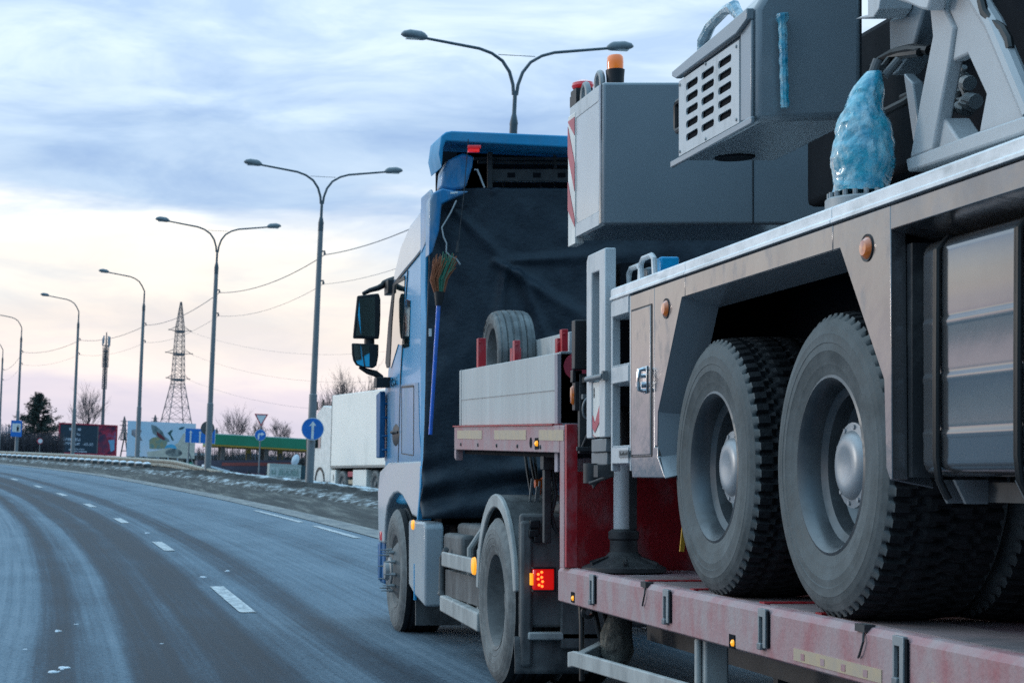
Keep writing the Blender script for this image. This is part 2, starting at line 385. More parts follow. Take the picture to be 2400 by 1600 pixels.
def road_material():
    m = bpy.data.materials.new('salted_asphalt'); m.use_nodes = True
    nt = m.node_tree; nt.nodes.clear(); L = nt.links.new
    def n(t, **k):
        x = nt.nodes.new(t)
        for a, b in k.items(): setattr(x, a, b)
        return x
    out = n('ShaderNodeOutputMaterial'); p = n('ShaderNodeBsdfPrincipled'); L(p.outputs[0], out.inputs[0])
    uv = n('ShaderNodeUVMap'); sp = n('ShaderNodeSeparateXYZ'); L(uv.outputs[0], sp.inputs[0])
    # slow wander of the tracks along the road
    mw = n('ShaderNodeMapping'); mw.inputs['Scale'].default_value = (.35, .03, 1); L(uv.outputs[0], mw.inputs[0])
    nw = n('ShaderNodeTexNoise'); nw.inputs['Scale'].default_value = 2.2; nw.inputs['Detail'].default_value = 3; L(mw.outputs[0], nw.inputs[0])
    def math_(op, a, b):
        q = n('ShaderNodeMath', operation=op)
        for i, v in enumerate((a, b)):
            if isinstance(v, (int, float)): q.inputs[i].default_value = v
            else: L(v, q.inputs[i])
        return q.outputs[0]
    o = math_('ADD', sp.outputs[0], math_('MULTIPLY', math_('SUBTRACT', nw.outputs['Fac'], .5), .30))
    fac = math_('MULTIPLY', math_('ADD', o, 8.0), 1 / 16.0)
    rp = n('ShaderNodeValToRGB'); cr = rp.color_ramp; cr.interpolation = 'EASE'
    def q(x): return (x + 8) / 16
    stops = [(-8, .75), (-5.2, .9), (-4.2, .35), (-3.6, .95), (-2.6, .95), (-2.0, .85), (-1.72, .05), (-1.5, .55), (-1.3, .78), (-1.14, .08), (-.95, .0), (-.76, .34), (-.6, .0), (-.30, .04),
             (-.08, .62), (.22, .70), (.42, .28), (.58, .22), (.8, .72), (1.6, .85), (2.1, .62), (2.5, .80), (3.3, .9), (3.7, 1.0)]
    cr.elements[0].position = q(stops[0][0]); cr.elements[0].color = (stops[0][1],) * 3 + (1,)
    cr.elements.remove(cr.elements[1])
    for x, v in stops[1:]:
        e = cr.elements.new(q(x)); e.color = (v, v, v, 1)
    L(fac, rp.inputs[0])
    # streaks along the driving direction
    ms = n('ShaderNodeMapping'); ms.inputs['Scale'].default_value = (9.0, .06, 1); L(uv.outputs[0], ms.inputs[0])
    ns = n('ShaderNodeTexNoise'); ns.inputs['Scale'].default_value = 1.6; ns.inputs['Detail'].default_value = 6; ns.inputs['Roughness'].default_value = .65; L(ms.outputs[0], ns.inputs[0])
    mb_ = n('ShaderNodeMapping'); mb_.inputs['Scale'].default_value = (1, .35, 1); L(uv.outputs[0], mb_.inputs[0])
    nb = n('ShaderNodeTexNoise'); nb.inputs['Scale'].default_value = 1.1; nb.inputs['Detail'].default_value = 8; nb.inputs['Roughness'].default_value = .7; L(mb_.outputs[0], nb.inputs[0])
    ng = n('ShaderNodeTexNoise'); ng.inputs['Scale'].default_value = 26; ng.inputs['Detail'].default_value = 6; ng.inputs['Roughness'].default_value = .8; L(uv.outputs[0], ng.inputs[0])
    s = math_('ADD', rp.outputs[0], math_('MULTIPLY', math_('SUBTRACT', ns.outputs['Fac'], .5), .95))
    s = math_('ADD', s, math_('MULTIPLY', math_('SUBTRACT', nb.outputs['Fac'], .5), .8))
    s = math_('ADD', s, math_('MULTIPLY', math_('SUBTRACT', ng.outputs['Fac'], .5), 1.9))
    c = n('ShaderNodeValToRGB'); ramp_set(c, [(0.0, (.010, .019, .030)), (.32, (.034, .053, .074)), (.8, (.112, .158, .198)), (1.0, (.165, .21, .25))])
    L(s, c.inputs[0]); L(c.outputs[0], p.inputs['Base Color'])
    r = n('ShaderNodeMapRange'); r.inputs['To Min'].default_value = .62; r.inputs['To Max'].default_value = .85; L(s, r.inputs[0]); L(r.outputs[0], p.inputs['Roughness'])
    p.inputs['Specular IOR Level'].default_value = .12
    b = n('ShaderNodeBump'); b.inputs['Strength'].default_value = .25; b.inputs['Distance'].default_value = .01; L(ng.outputs['Fac'], b.inputs['Height']); L(b.outputs[0], p.inputs['Normal'])
    return m
def two_tone(name, stops, scale, stretch=(1, 1, 1), rough=.85, bump=.4, bscale=12, detail=8):
    m = bpy.data.materials.new(name); m.use_nodes = True
    nt = m.node_tree; L = nt.links.new; p = nt.nodes['Principled BSDF']
    t = nt.nodes.new('ShaderNodeTexCoord'); mp_ = nt.nodes.new('ShaderNodeMapping'); mp_.inputs['Scale'].default_value = stretch; L(t.outputs['Object'], mp_.inputs[0])
    nz_ = nt.nodes.new('ShaderNodeTexNoise'); nz_.inputs['Scale'].default_value = scale; nz_.inputs['Detail'].default_value = detail; nz_.inputs['Roughness'].default_value = .68; L(mp_.outputs[0], nz_.inputs[0])
    rp = nt.nodes.new('ShaderNodeValToRGB'); ramp_set(rp, stops); L(nz_.outputs['Fac'], rp.inputs[0]); L(rp.outputs[0], p.inputs['Base Color'])
    p.inputs['Roughness'].default_value = rough; p.inputs['Specular IOR Level'].default_value = .2
    n2 = nt.nodes.new('ShaderNodeTexNoise'); n2.inputs['Scale'].default_value = bscale; n2.inputs['Detail'].default_value = 6; L(t.outputs['Object'], n2.inputs[0])
    b = nt.nodes.new('ShaderNodeBump'); b.inputs['Strength'].default_value = bump; b.inputs['Distance'].default_value = .05; L(n2.outputs['Fac'], b.inputs['Height']); L(b.outputs[0], p.inputs['Normal'])
    return m
m_road = road_material()
m_line = M('worn_line_paint', (.56, .58, .58), .6, nscale=9, c2=(.42, .45, .46), dirt_glint=((.14, .165, .19), .50, 16, (1, .5, 1)))
m_edge = M('sanded_edge_line', (.24, .24, .225), .7, nscale=5, c2=(.17, .172, .165), dirt_glint=((.085, .10, .115), .5, 5, (1, .2, 1)))
m_should = two_tone('sandy_slush', [(.30, (.022, .024, .025)), (.50, (.045, .047, .046)), (.62, (.11, .108, .098)), (.75, (.24, .23, .205))], 1.1, (3.2, .25, 1), bump=.5, bscale=9)
m_bank = two_tone('dirty_snow', [(.40, (.016, .017, .017)), (.54, (.045, .046, .045)), (.62, (.15, .16, .16)), (.74, (.50, .55, .58))], 2.6, (1, .8, 3.0), bump=.9, bscale=7)
def bank_material():
    m = m_bank; nt = m.node_tree; L = nt.links.new
    rp = [n for n in nt.nodes if n.type == 'VALTORGB'][0]; src = rp.inputs[0].links[0].from_socket
    uv = nt.nodes.new('ShaderNodeUVMap'); sp = nt.nodes.new('ShaderNodeSeparateXYZ'); L(uv.outputs[0], sp.inputs[0])
    mr = nt.nodes.new('ShaderNodeMapRange'); mr.inputs['From Min'].default_value = 5.5; mr.inputs['From Max'].default_value = 10.5; L(sp.outputs[0], mr.inputs[0])
    r2 = nt.nodes.new('ShaderNodeValToRGB')
    ramp_set(r2, [(0, (.42,) * 3), (.12, (.60,) * 3), (.20, (.56,) * 3), (.26, (.40,) * 3), (.38, (.42,) * 3), (.46, (.66,) * 3), (.60, (.70,) * 3), (1, (.6,) * 3)])
    L(mr.outputs[0], r2.inputs[0])
    a = nt.nodes.new('ShaderNodeMath'); a.operation = 'ADD'; L(src, a.inputs[0]); L(r2.outputs[0], a.inputs[1])
    b = nt.nodes.new('ShaderNodeMath'); b.operation = 'SUBTRACT'; L(a.outputs[0], b.inputs[0]); b.inputs[1].default_value = .5
    L(b.outputs[0], rp.inputs[0])
bank_material()
m_snowfield = two_tone('patchy_snow_ground', [(.38, (.06, .058, .05)), (.5, (.16, .155, .14)), (.58, (.45, .47, .49)), (.7, (.68, .72, .76))], .35, (1, 1, 1), bump=.5, bscale=3)
m_snow = M('snow', (.72, .76, .80), .8, nscale=6, c2=(.55, .58, .62), bump=.3, bscale=20)

ys_f = steps(-30, 20, 25) + steps(20, 150, 130)[1:] + steps(150, 240, 30)[1:]
strip('road', m_road, steps(-13, 3.85, 12), ys_f, lambda o, y: zroad(y) - .004, uv=True)
strip('shoulder', m_should, [3.5, 3.75, 4.4, 5.2, 6.3, 7.2], ys_f, lambda o, y: zroad(y) + (.002 if o > 3.6 else -.05))
def bank_z(o, y):
    h = .12
    prof = math.sin(math.pi * min(1, max(0, (o - 5.9) / 3.4)) ** .75) if o < 9.3 else 0
    hh = h * prof + .02
    nn = noise.noise(Vector((o * 1.3, y * .45, 0))) * .4 + noise.noise(Vector((o * 3.5, y * 1.8, 4))) * .28 + noise.noise(Vector((o * 9, y * 7, 9))) * .26
    z = zroad(y) + hh * (1 + nn * .8) + nn * .075 * min(1, prof * 3)
    z -= .55 * smooth01((o - 8.9) / 2.2) + .5 * smooth01((o - 10.5) / 2.5)
    if o < 6.0: z = zroad(y) - .06
    return z
strip('snow_bank', m_bank, [5.8] + steps(6.0, 9.6, 32) + [10.2, 11, 12, 13], steps(18, 26, 20) + steps(26, 80, 420)[1:] + steps(80, 170, 180)[1:], bank_z, uv=True, smooth=70)
strip('side_road', m_road, steps(11.8, 22, 6), ys_f, lambda o, y: zter(o, y) + .03, uv=True)
mb = MB()
xs_t = [-900, -500, -300, -200, -120, -80, -50, -35, -25] + steps(-18, 40, 29) + [50, 65, 90, 130, 200, 300, 500, 900]
ys_t = [-120, -60, -30] + steps(0, 200, 50) + [220, 250, 300, 360, 450, 600, 800, 1100, 1600, 2200]
def ter(i, j):
    x = xs_t[round(i * (len(xs_t) - 1))]; y = ys_t[round(j * (len(ys_t) - 1))]
    o = x - C(min(y, 200))
    z = zter(o, min(y, 260)) - .12 - (.35 if -14 < o < 12 else 0)
    return (x, y, z)
mb.grid(ter, len(xs_t) - 1, len(ys_t) - 1)
o = mb.build('ground', m_snowfield, recalc=False); struct(o)
if o.data.polygons[0].normal.z < 0: o.data.flip_normals()

# painted markings
mb = MB()
def patch(o0, o1, y0, y1, dz, n=4):
    mb.grid(lambda i, j: at(o0 + (o1 - o0) * j, y0 + (y1 - y0) * i, dz), n, 1)
for k, (y0, y1) in enumerate([(17.4, 20.4), (26.4, 28.5), (34.2, 36.0), (41.2, 43.0), (48.2, 50.2), (55.0, 57.0), (63, 65), (71, 73), (79, 81)]):
    patch(-.075, .075, y0, y1, .004)
o = mb.build('lane_dashes', m_line, recalc=False); struct(o)
if o.data.polygons[0].normal.z < 0: o.data.flip_normals()
mb = MB()
patch(3.12, 3.24, 29.5, 33.2, .004, 6); patch(3.12, 3.24, 34.5, 39.5, .004, 8); patch(3.1, 3.24, 8, 27, .004, 20)
o = mb.build('edge_line', m_line, recalc=False); struct(o)
if o.data.polygons[0].normal.z < 0: o.data.flip_normals()
mb = MB()
patch(3.45, 3.95, 20, 150, .0085, 130)
o = mb.build('sanded_edge', m_edge, recalc=False); struct(o)
if o.data.polygons[0].normal.z < 0: o.data.flip_normals()
# crumbs of ice lying on the lanes
mb = MB()
for (u, v, r) in [(138, 1478, .05), (178, 1462, .025), (132, 1572, .05), (150, 1566, .06), (380, 1507, .02), (478, 1351, .045), (345, 1245, .06), (530, 1337, .04), (60, 1520, .02)]:
    y = 5.7
    for _ in range(30): y = (EYE - zroad(y)) * F / (v - V0)
    x = (u - U0) * y / F
    for k in range(4):
        a = random.random() * 6.28; rr = r * random.uniform(.4, .8)
        r *= .8; c = Vector((x + math.cos(a) * r * .7, y + math.sin(a) * r * 1.8, zroad(y)))
        mb.lathe([(0, -.01), (rr, -.005), (rr * .8, rr * .16), (rr * .3, rr * .26), (0, rr * .27)], c, n=7)
struct(mb.build('ice_crumbs', m_snow), 'stuff')
# ================================================================ wheels
def tyre_mb(Ro, Rr, w, kind, lugs=62):
    """tyre about the x axis, outer sidewall at x = 0, going to x = w"""
    mb = MB()
    side = [(.035, Rr), (.012, Rr + .012), (.0, Rr + .10 * (Ro - Rr) + .02), (-.010, Rr + .5 * (Ro - Rr)), (-.004, Rr + .72 * (Ro - Rr)), (.006, Rr + .86 * (Ro - Rr)), (.018, Ro - .018)]
    h_ = Ro - Rr
    side = [(.035, Rr), (.012, Rr + .010), (.004, Rr + .05 * h_), (.0, Rr + .10 * h_)] + [(-.010 * math.sin(math.pi * min(1, (f - .08) / .84)) - (.0018 if i % 2 else 0), Rr + f * h_) for i, f in enumerate((.20, .215, .25, .265, .40, .41, .52, .53, .60, .66, .672, .76, .772))] + [(.003, Rr + .85 * h_), (.006, Rr + .87 * h_), (.018, Ro - .018)]
    na = lugs * 6 if kind == 'lug' else 72
    nx = 16 if kind == 'lug' else 30
    xs = [.022 + (w - .044) * i / nx for i in range(nx + 1)]
    def tread(x, k):
        c = (x - w / 2) / (w / 2)
        r = Ro - .010 * c * c - .006 * abs(c) ** 6
        if kind == 'lug':
            ph = (k % 6) / 6.0
            zig = .030 * (1 if (k % 6) < 3 else -1)
            side_l = 1 if c < 0 else -1
            if abs(c) > .56:                                   # deep lateral slots at the shoulder
                kk = (k + (3 if c > 0 else 0)) % 6
                if kk in (0, 1): r -= .020
            for g in (-.5, 0.02, .5):
                if abs(x - w / 2 - g * w / 2 - zig * .45) < .013: r -= .018
            if abs(c) < .5 and (k % 6) == (2 if c > 0 else 5): r -= .010
        else:
            for g in (-.55, -.18, .18, .55):
                if abs(c - g) < .05: r -= .012
        return r
    prof_l = side; prof_r = [(w - x, r) for x, r in reversed(side)]
    m = len(prof_l) + len(xs) + len(prof_r)
    b = len(mb.v)
    for k in range(na):
        a = 2 * math.pi * k / na; ca, sa = math.cos(a), math.sin(a)
        notch = kind == 'lug' and (k % 6) in (0, 1)
        pr = [(x, r - (.012 if notch and i == len(prof_l) - 1 else 0)) for i, (x, r) in enumerate(prof_l)]
        pr += [(x, tread(x, k)) for x in xs]
        kk = (k + 3) % 6
        pr += [(x, r - (.012 if kk in (0, 1) and kind == 'lug' and i == 0 else 0)) for i, (x, r) in enumerate(prof_r)]
        for x, r in pr: mb.v.append(Vector((x, r * ca, r * sa)))
    for k in range(na):
        k2 = (k + 1) % na
        for i in range(m - 1): mb.f.append((b + k * m + i, b + k * m + i + 1, b + k2 * m + i + 1, b + k2 * m + i))
    return mb
def make_wheel(parent, loc, Ro, Rr, w, kind, mats, hubkind='crane', name='wheel', mirror=False):
    ms, mt, mr, mh = mats
    mb = MB()
    if hubkind == 'crane':
        prof = [(Rr + .016, .012), (Rr + .016, .004), (Rr + .004, .0), (Rr - .008, .012), (Rr - .020, .040), (Rr - .026, .075), (Rr - .050, .092), (Rr - .058, .14), (Rr - .085, .165), (Rr - .10, .205), (Rr - .14, .225), (.0, .225)]
    elif hubkind == 'front':
        prof = [(Rr + .014, .012), (Rr + .012, .0), (Rr - .006, .010), (Rr - .022, .04), (Rr - .045, .055), (Rr - .06, .030), (Rr - .10, .0), (.15, -.03), (.0, -.03)]
    else:
        prof = [(Rr + .014, .012), (Rr + .012, .0), (Rr - .008, .010), (Rr - .022, .05), (Rr - .030, .14), (Rr - .07, .17), (Rr - .11, .17), (.0, .17)]
    mb.lathe(prof, (0, 0, 0), 'x', 48, cap0=False)
    rot = (0, 0, math.pi) if mirror else (0, 0, 0)
    rim = mb.build(name, mr, local=True, smooth=30)
    rim.parent = parent; rim.location = Vector(loc) - ROOTM[parent.name].translation; rim.rotation_euler = rot
    ty = tyre_mb(Ro, Rr, w, kind).build('tyre', [ms, mt], local=True, smooth=38)
    mslot(ty, lambda c, nrm: 1 if .024 < c.x < w - .024 else 0)
    ty.parent = rim
    hb = MB()
    if hubkind == 'crane':
        hb.lathe([(.12, .225), (.12, .10), (.150, .096), (.150, .084), (.122, .080), (.117, .072), (.106, .061), (.086, .054), (.062, .054), (.05, .058), (.0, .060)], (0, 0, 0), 'x', 32)
        for k in range(10):
            a = 2 * math.pi * (k + .3) / 10
            hb.cyl((.088, .134 * math.cos(a), .134 * math.sin(a)), (.076, .134 * math.cos(a), .134 * math.sin(a)), .009, n=6)
    elif hubkind == 'front':
        hb.lathe([(.11, -.02), (.11, -.045), (.08, -.055), (.07, -.085), (.0, -.09)], (0, 0, 0), 'x', 24)
        for k in range(10):
            a = 2 * math.pi * (k + .25) / 10
            hb.cyl((-.02, .167 * math.cos(a), .167 * math.sin(a)), (-.055, .167 * math.cos(a), .167 * math.sin(a)), .016, n=6)
            hb.cyl((-.055, .167 * math.cos(a), .167 * math.sin(a)), (-.115, .167 * math.cos(a), .167 * math.sin(a)), .009, .004, n=6)
    else:
        hb.lathe([(.12, .17), (.12, .10), (.10, .08), (.0, .075)], (0, 0, 0), 'x', 24)
        for k in range(10):
            a = 2 * math.pi * k / 10
            hb.cyl((.17, .167 * math.cos(a), .167 * math.sin(a)), (.13, .167 * math.cos(a), .167 * math.sin(a)), .016, n=6)
    h = hb.build('hub', mh, local=True, smooth=30); h.parent = rim
    return rim
def dup_wheel(src, parent, loc, mirror=False):
    c = dup(src, parent); c.location = Vector(loc) - ROOTM[parent.name].translation
    c.rotation_euler = (0, 0, math.pi) if mirror else (random.random() * 6.28, 0, 0)
    return c

# ================================================================ the mobile crane
CX = 2.46
crane = thing('mobile_crane', 'grey mobile crane lashed on the red lowbed trailer', 'crane', (3.7, 6.5, .77))
def B(name, mat, parent=crane, **k): return lambda mb: mb.build(name, mat, parent, **k)
ZT = 2.122
# side panels
rear_u = lambda u: SY(u, CX)
y_l0, y_l1 = SY(1432, CX), SY(1476, CX)          # ladder bay
lad = MB()
lad.box(CX, CX + .04, y_l0 - .028, y_l0, 1.30, ZT)
lad.box(CX + .002, CX + .04, y_l1 - .012, y_l1 + .008, 1.30, ZT)
lad.build('ladder_frame', m_light, crane, bevel=.004)
for z0, z1 in ((2.035, ZT), (1.712, 1.80), (1.325, 1.412)):
    s = MB(); s.prism([(CX - .005, z0 + .012), (CX - .005, z1), (CX + .12, z1), (CX + .12, z0), (CX + .035, z0)], 'y', y_l1 + .009, y_l0 - .029)
    n_t = 12
    for k in range(n_t):
        yy = y_l1 + .012 + (y_l0 - .045 - y_l1) * k / n_t
        s.box(CX, CX + .06, yy, yy + .014, z1, z1 + .010)
    s.build('ladder_step', m_light, crane, bevel=.002)
pl = MB()
a, b_ = SP(1452, 1055, CX - .007), SP(1474, 1071, CX - .007)
pl.box(CX - .010, CX - .005, b_.y, a.y, b_.z, a.z)
plate = pl.build('data_plate', m_galv, crane)
mb = MB()
for k in range(7):
    yy = b_.y + .012 + (a.y - b_.y - .024) * k / 7
    mb.box(CX - .012, CX - .010, yy, yy + .007, b_.z + .010, a.z - .008 - .004 * (k % 3))
mb.build('plate_lettering', m_black, plate)
yd0, yd1 = SY(1478, CX), SY(1534, CX)
mb = MB(); mb.prism([(yd1, ZT), (yd0, ZT), (yd0, 1.385), (yd0 - .03, 1.268), (8.46, 1.268), (8.57, 1.36), (8.572, 1.405), (yd1, 1.405)], 'x', CX, CX + .05)
mb.build('locker_column', m_panel, crane, bevel=.004)
q0, q1 = SP(1482, 737, CX), SP(1528, 1064, CX)
dm = MB(); dm.box(CX - .006, CX + .001, SY(1527, CX), SY(1483, CX), 1.372, 2.045)
door = dm.build('locker_door', m_panel, crane, bevel=.004)
mb = MB()
for (y0, y1, z0, z1) in ((SY(1528.5, CX), SY(1481, CX), 2.047, 2.053), (SY(1528.5, CX), SY(1481, CX), 1.362, 1.369), (SY(1483, CX) + .001, SY(1481, CX), 1.369, 2.047), (SY(1529, CX), SY(1527.6, CX), 1.369, 2.047)):
    mb.box(CX - .0025, CX + .002, y0, y1, z0, z1)
mb.build('door_seal', m_black, door)
lz = SP(1517, 890, CX)
mb = MB()
mb.box(CX - .012, CX - .005, lz.y - .030, lz.y + .030, lz.z - .062, lz.z + .062)
mb.tube([(CX - .012, lz.y, lz.z + .05), (CX - .035, lz.y, lz.z + .045), (CX - .040, lz.y, lz.z), (CX - .034, lz.y, lz.z - .045), (CX - .012, lz.y, lz.z - .05)], .011, 8)
mb.cyl((CX - .01, lz.y + .035, lz.z - .02), (CX - .04, lz.y + .035, lz.z - .02), .014)
mb.cyl((CX - .01, lz.y + .035, lz.z + .02), (CX - .03, lz.y + .035, lz.z + .02), .010)
mb.build('latch', m_chrome, door, bevel=.002)
# arch panel
ya = yd1 - .004
arch = [(8.21, 2.038), (8.565, 1.56), (8.575, 1.36), (8.46, 1.268)]
archr = [(6.44, 2.037), (6.075, 1.578), (6.058, 1.30), (6.03, 1.262)]
mb = MB(); mb.prism([(ya, ZT), (8.165, ZT), (8.165, 2.038)] + arch[:2] + [(8.5735, 1.409), (ya, 1.409)], 'x', CX, CX + .05)
mb.build('fender_panel', m_panel, crane, bevel=.003)
mb = MB(); mb.prism([(8.161, ZT), (6.505, ZT), (6.505, 2.0375), (8.161, 2.038)], 'x', CX, CX + .05)
mb.build('fender_panel', m_panel, crane, bevel=.003)
mb = MB(); mb.prism([(6.501, ZT), (6.028, ZT), (6.012, 1.262)] + archr[::-1] + [(6.501, 2.0375)], 'x', CX, CX + .05)
mb.build('fender_panel', m_panel, crane, bevel=.003)
# turned-in flange round the arch
fl = arch[::-1] + archr
mb = MB()
for i in range(len(fl) - 1):
    (y0, z0), (y1, z1) = fl[i], fl[i + 1]
    d = Vector((0, y1 - y0, z1 - z0)).normalized(); nrm = Vector((0, d.z, -d.y))
    if nrm.dot(Vector((0, 7.3 - (y0 + y1) / 2, 1.5 - (z0 + z1) / 2))) < 0: nrm = -nrm
    A = [Vector((CX + .003, y0, z0)), Vector((CX + .003, y1, z1)), Vector((CX + .15, y1, z1)) + nrm * .045, Vector((CX + .15, y0, z0)) + nrm * .045]
    mb.loft(A, [p + nrm * -.006 for p in A])
mb.build('arch_flange', m_grey, crane)
# side repeaters
for u, v in ((1562, 723), (2033, 581)):
    c = SP(u, v, CX); s = (CX / (u - U0))
    mb = MB(); mb.lathe([(0, -.018), (.018, -.016), (.026, -.006), (.028, .004)], (0, 0, 0), 'x', 24)
    for q in mb.v: q.y *= 1.5; q.z *= 1.35
    for q in mb.v: q += c
    lamp = mb.build('side_marker', m_amber, crane)
    mb = MB(); mb.lathe([(.028, -.002), (.033, -.004), (.034, .003)], (0, 0, 0), 'x', 24)
    for q in mb.v: q.y *= 1.5; q.z *= 1.35
    for q in mb.v: q += c
    mb.build('bezel', m_black, lamp)
# silver deck edge in three lengths, with a small lower lip
for y0, y1 in ((SY(1607, CX) + .003, 9.36), (SY(1951, CX) + .003, SY(1607, CX) - .003), (3.2, SY(1951, CX) - .003)):
    mb = MB(); mb.prism([(CX - .008, 2.130), (CX - .008, 2.142), (CX - .002, 2.147), (CX - .002, 2.180), (CX + .006, 2.188), (CX + .3, 2.188), (CX + .3, 2.130)], 'y', y0, y1)
    mb.build('deck_edge', m_alu, crane, bevel=.0015)
mb = MB(); mb.box(CX + .02, 4.98, 3.2, 9.3, 2.118, 2.134); mb.build('deck_seal', m_black, crane)
mb = MB(); mb.box(CX + .302, 4.98, 3.2, 9.3, 2.135, 2.180); mb.build('deck_plate', m_soft, crane)
# the tank bay: header beam, side cheek, tank
mb = MB(); mb.prism([(CX, ZT), (CX, 2.046), (CX + .02, 2.040), (CX + .16, 2.005), (CX + .16, ZT)], 'y', 3.2, 6.024); mb.build('header_beam', m_panel, crane, bevel=.003)
mb = MB(); mb.prism([(CX + .052, 2.0), (CX + .12, 2.0), (CX + .12, 1.27), (CX + .052, 1.27)], 'y', 5.985, 6.03); mb.build('bay_cheek', m_soft, crane)
TX = 2.53
def tank_sec(off=0):
    pts = []; z0, z1 = 1.272, 2.0; r = .05
    prof = []
    for k in range(7):
        a_ = math.pi / 2 * k / 6; prof.append((TX + r - r * math.sin(a_), z0 + r - r * math.cos(a_)))
    for zc in (1.403, 1.574, 1.742):
        prof += [(TX, zc - .020), (TX - .0012, zc - .014), (TX - .0022, zc - .004), (TX - .0022, zc + .003), (TX + .001, zc + .012), (TX + .0006, zc + .02), (TX, zc + .03)]
    for k in range(7):
        a_ = math.pi / 2 * k / 6; prof.append((TX + r - r * math.cos(a_), z1 - r + r * math.sin(a_)))
    prof += [(TX + .5, z1), (TX + .5, z0)]
    return prof
mb = MB(); mb.prism(tank_sec(), 'y', 3.2, 5.945)
m_tank = M('tank_glossy_grey', (.22, .225, .235), .13, metal=.75, nscale=3, c2=(.19, .195, .205), coat=.4, bump=.03, bscale=6)
tank = mb.build('fuel_tank', m_tank, crane, smooth=50)
mb = MB(); mb.prism([(TX + .06, 1.28), (TX + .06, 1.98), (TX + .45, 1.98), (TX + .45, 1.28)], 'y', 5.947, 5.98); mb.build('tank_end', m_soft, crane, bevel=.01)
for u in (2206, 2398):
    y = SY(u, TX)
    path = [(TX + .2, y, 1.995), (TX + .02, y, 1.995), (TX - .010, y, 1.96), (TX - .012, y, 1.6), (TX - .012, y, 1.33), (TX + .0, y + .01, 1.262), (TX + .03, y + .012, 1.205)]
    mb = MB(); mb.tube(path, .010, 8); mb.tube([Vector(p) + Vector((0, .019, 0)) for p in path], .006, 8)
    st = mb.build('tank_strap', m_hose, crane)
    for dy in (-.05, .075):
        mb = MB(); mb.prism([(TX + .02, 1.262), (TX + .12, 1.262), (TX + .12, 1.19), (TX + .055, 1.19)], 'y', y + dy, y + dy + .016); mb.build('strap_bracket', m_galv, st)
mb = MB(); mb.box(TX + .12, TX + .2, 3.2, 5.88, 1.195, 1.255); mb.build('tank_rail', m_soft, crane)
# chassis, wheel-house lining
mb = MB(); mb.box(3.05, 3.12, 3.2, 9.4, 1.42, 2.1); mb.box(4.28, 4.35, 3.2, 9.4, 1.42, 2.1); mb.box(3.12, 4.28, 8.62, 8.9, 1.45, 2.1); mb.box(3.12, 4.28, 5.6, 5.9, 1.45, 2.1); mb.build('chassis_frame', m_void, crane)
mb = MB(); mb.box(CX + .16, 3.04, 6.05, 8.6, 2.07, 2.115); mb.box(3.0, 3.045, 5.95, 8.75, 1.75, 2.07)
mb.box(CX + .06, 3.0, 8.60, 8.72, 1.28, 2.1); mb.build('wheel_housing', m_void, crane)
mb = MB()
for y in (6.70, 7.98):
    mb.cyl((2.8, y, 1.31), (4.6, y, 1.31), .07); mb.lathe([(0, -.2), (.16, -.12), (.19, 0), (.16, .12), (0, .2)], (3.7, y, 1.31), 'x', 20)
mb.build('axle', m_soft, crane)
wm = (m_side, m_tread, m_rim, m_hub)
w1 = make_wheel(crane, (2.52, 7.98, 1.312), .54, .302, .40, 'lug', wm)
dup_wheel(w1, crane, (2.52, 6.70, 1.312))
w1.rotation_euler = (.4, 0, 0)
for y in (7.98, 6.70): dup_wheel(w1, crane, (2.955, y, 1.312))
for y in (7.98, 6.70): dup_wheel(w1, crane, (4.90, y, 1.312), mirror=True)
# rear end: slotted outrigger post, outrigger beam, jack
yo0, yo1 = 9.40, 9.762
zt, zb = 2.393, 1.466
sl0, sl1 = SY(1414, CX), SY(1396, CX)
mb = MB()
mb.prism([(yo0, zb), (yo0, zt), (yo1 - .03, zt), (yo1, zt - .03), (yo1, zb), (sl1, zb), (sl1, zt - .10), (sl0, zt - .10), (sl0, zb)], 'x', CX - .02, CX + .035)
mb.build('outrigger_post', m_light, crane, bevel=.006)
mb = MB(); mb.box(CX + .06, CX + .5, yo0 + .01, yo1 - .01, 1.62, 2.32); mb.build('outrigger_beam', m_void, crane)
mb = MB(); mb.box(CX - .012, CX + .05, sl0 + .002, sl1 + .06, 1.47, 1.745); wb = mb.build('warning_plate', m_white, crane, bevel=.003)
yc0, yc1 = sl0 + .004, sl1 + .058
ym = (yc0 + yc1) / 2
mb = MB()
for zc, h in ((1.585, .085), (1.50, .07)):
    mb.prism([(yc1, zc + .05), (ym, zc - .045), (yc0, zc + .05), (yc0, zc + .05 - h), (ym, zc - .045 - h * .55), (yc1, zc + .05 - h)] if zc > 1.55 else [(yc1, zc - .0), (ym - .01, zc - .03), (ym, zc - .028), (yc1, zc - .005)], 'x', CX - .0155, CX - .013)
mb.build('chevron', m_warnred, wb)
text_mesh('symbol', '8', .075, m_black, wb, T((CX - .013, ym + .02, 1.69)) @ FACE_LEFT @ Matrix.Scale(.5, 4, (1, 0, 0)), .001)
mb = MB(); mb.cyl((CX - .03, yo0 - .01, 1.765), (CX - .03, yo1 - .05, 1.765), .014); mb.box(CX - .035, CX - .01, yo0 - .02, yo0 + .01, 1.745, 1.79); mb.build('lock_bar', m_galv, crane)
mb = MB(); mb.box(CX - .01, CX + .07, yo0 + .02, yo1 - .06, 1.395, 1.462); mb.box(CX + .0, CX + .2, yo0 + .04, yo1 - .02, 1.33, 1.394); mb.build('post_foot', m_galv, crane, bevel=.005)
mb = MB()
mb.box(CX - .05, CX + .03, yo0 + .02, yo0 + .10, 1.27, 1.33); mb.cyl((CX - .02, yo1 - .1, 1.34), (CX - .02, yo1 - .1, 1.24), .04)
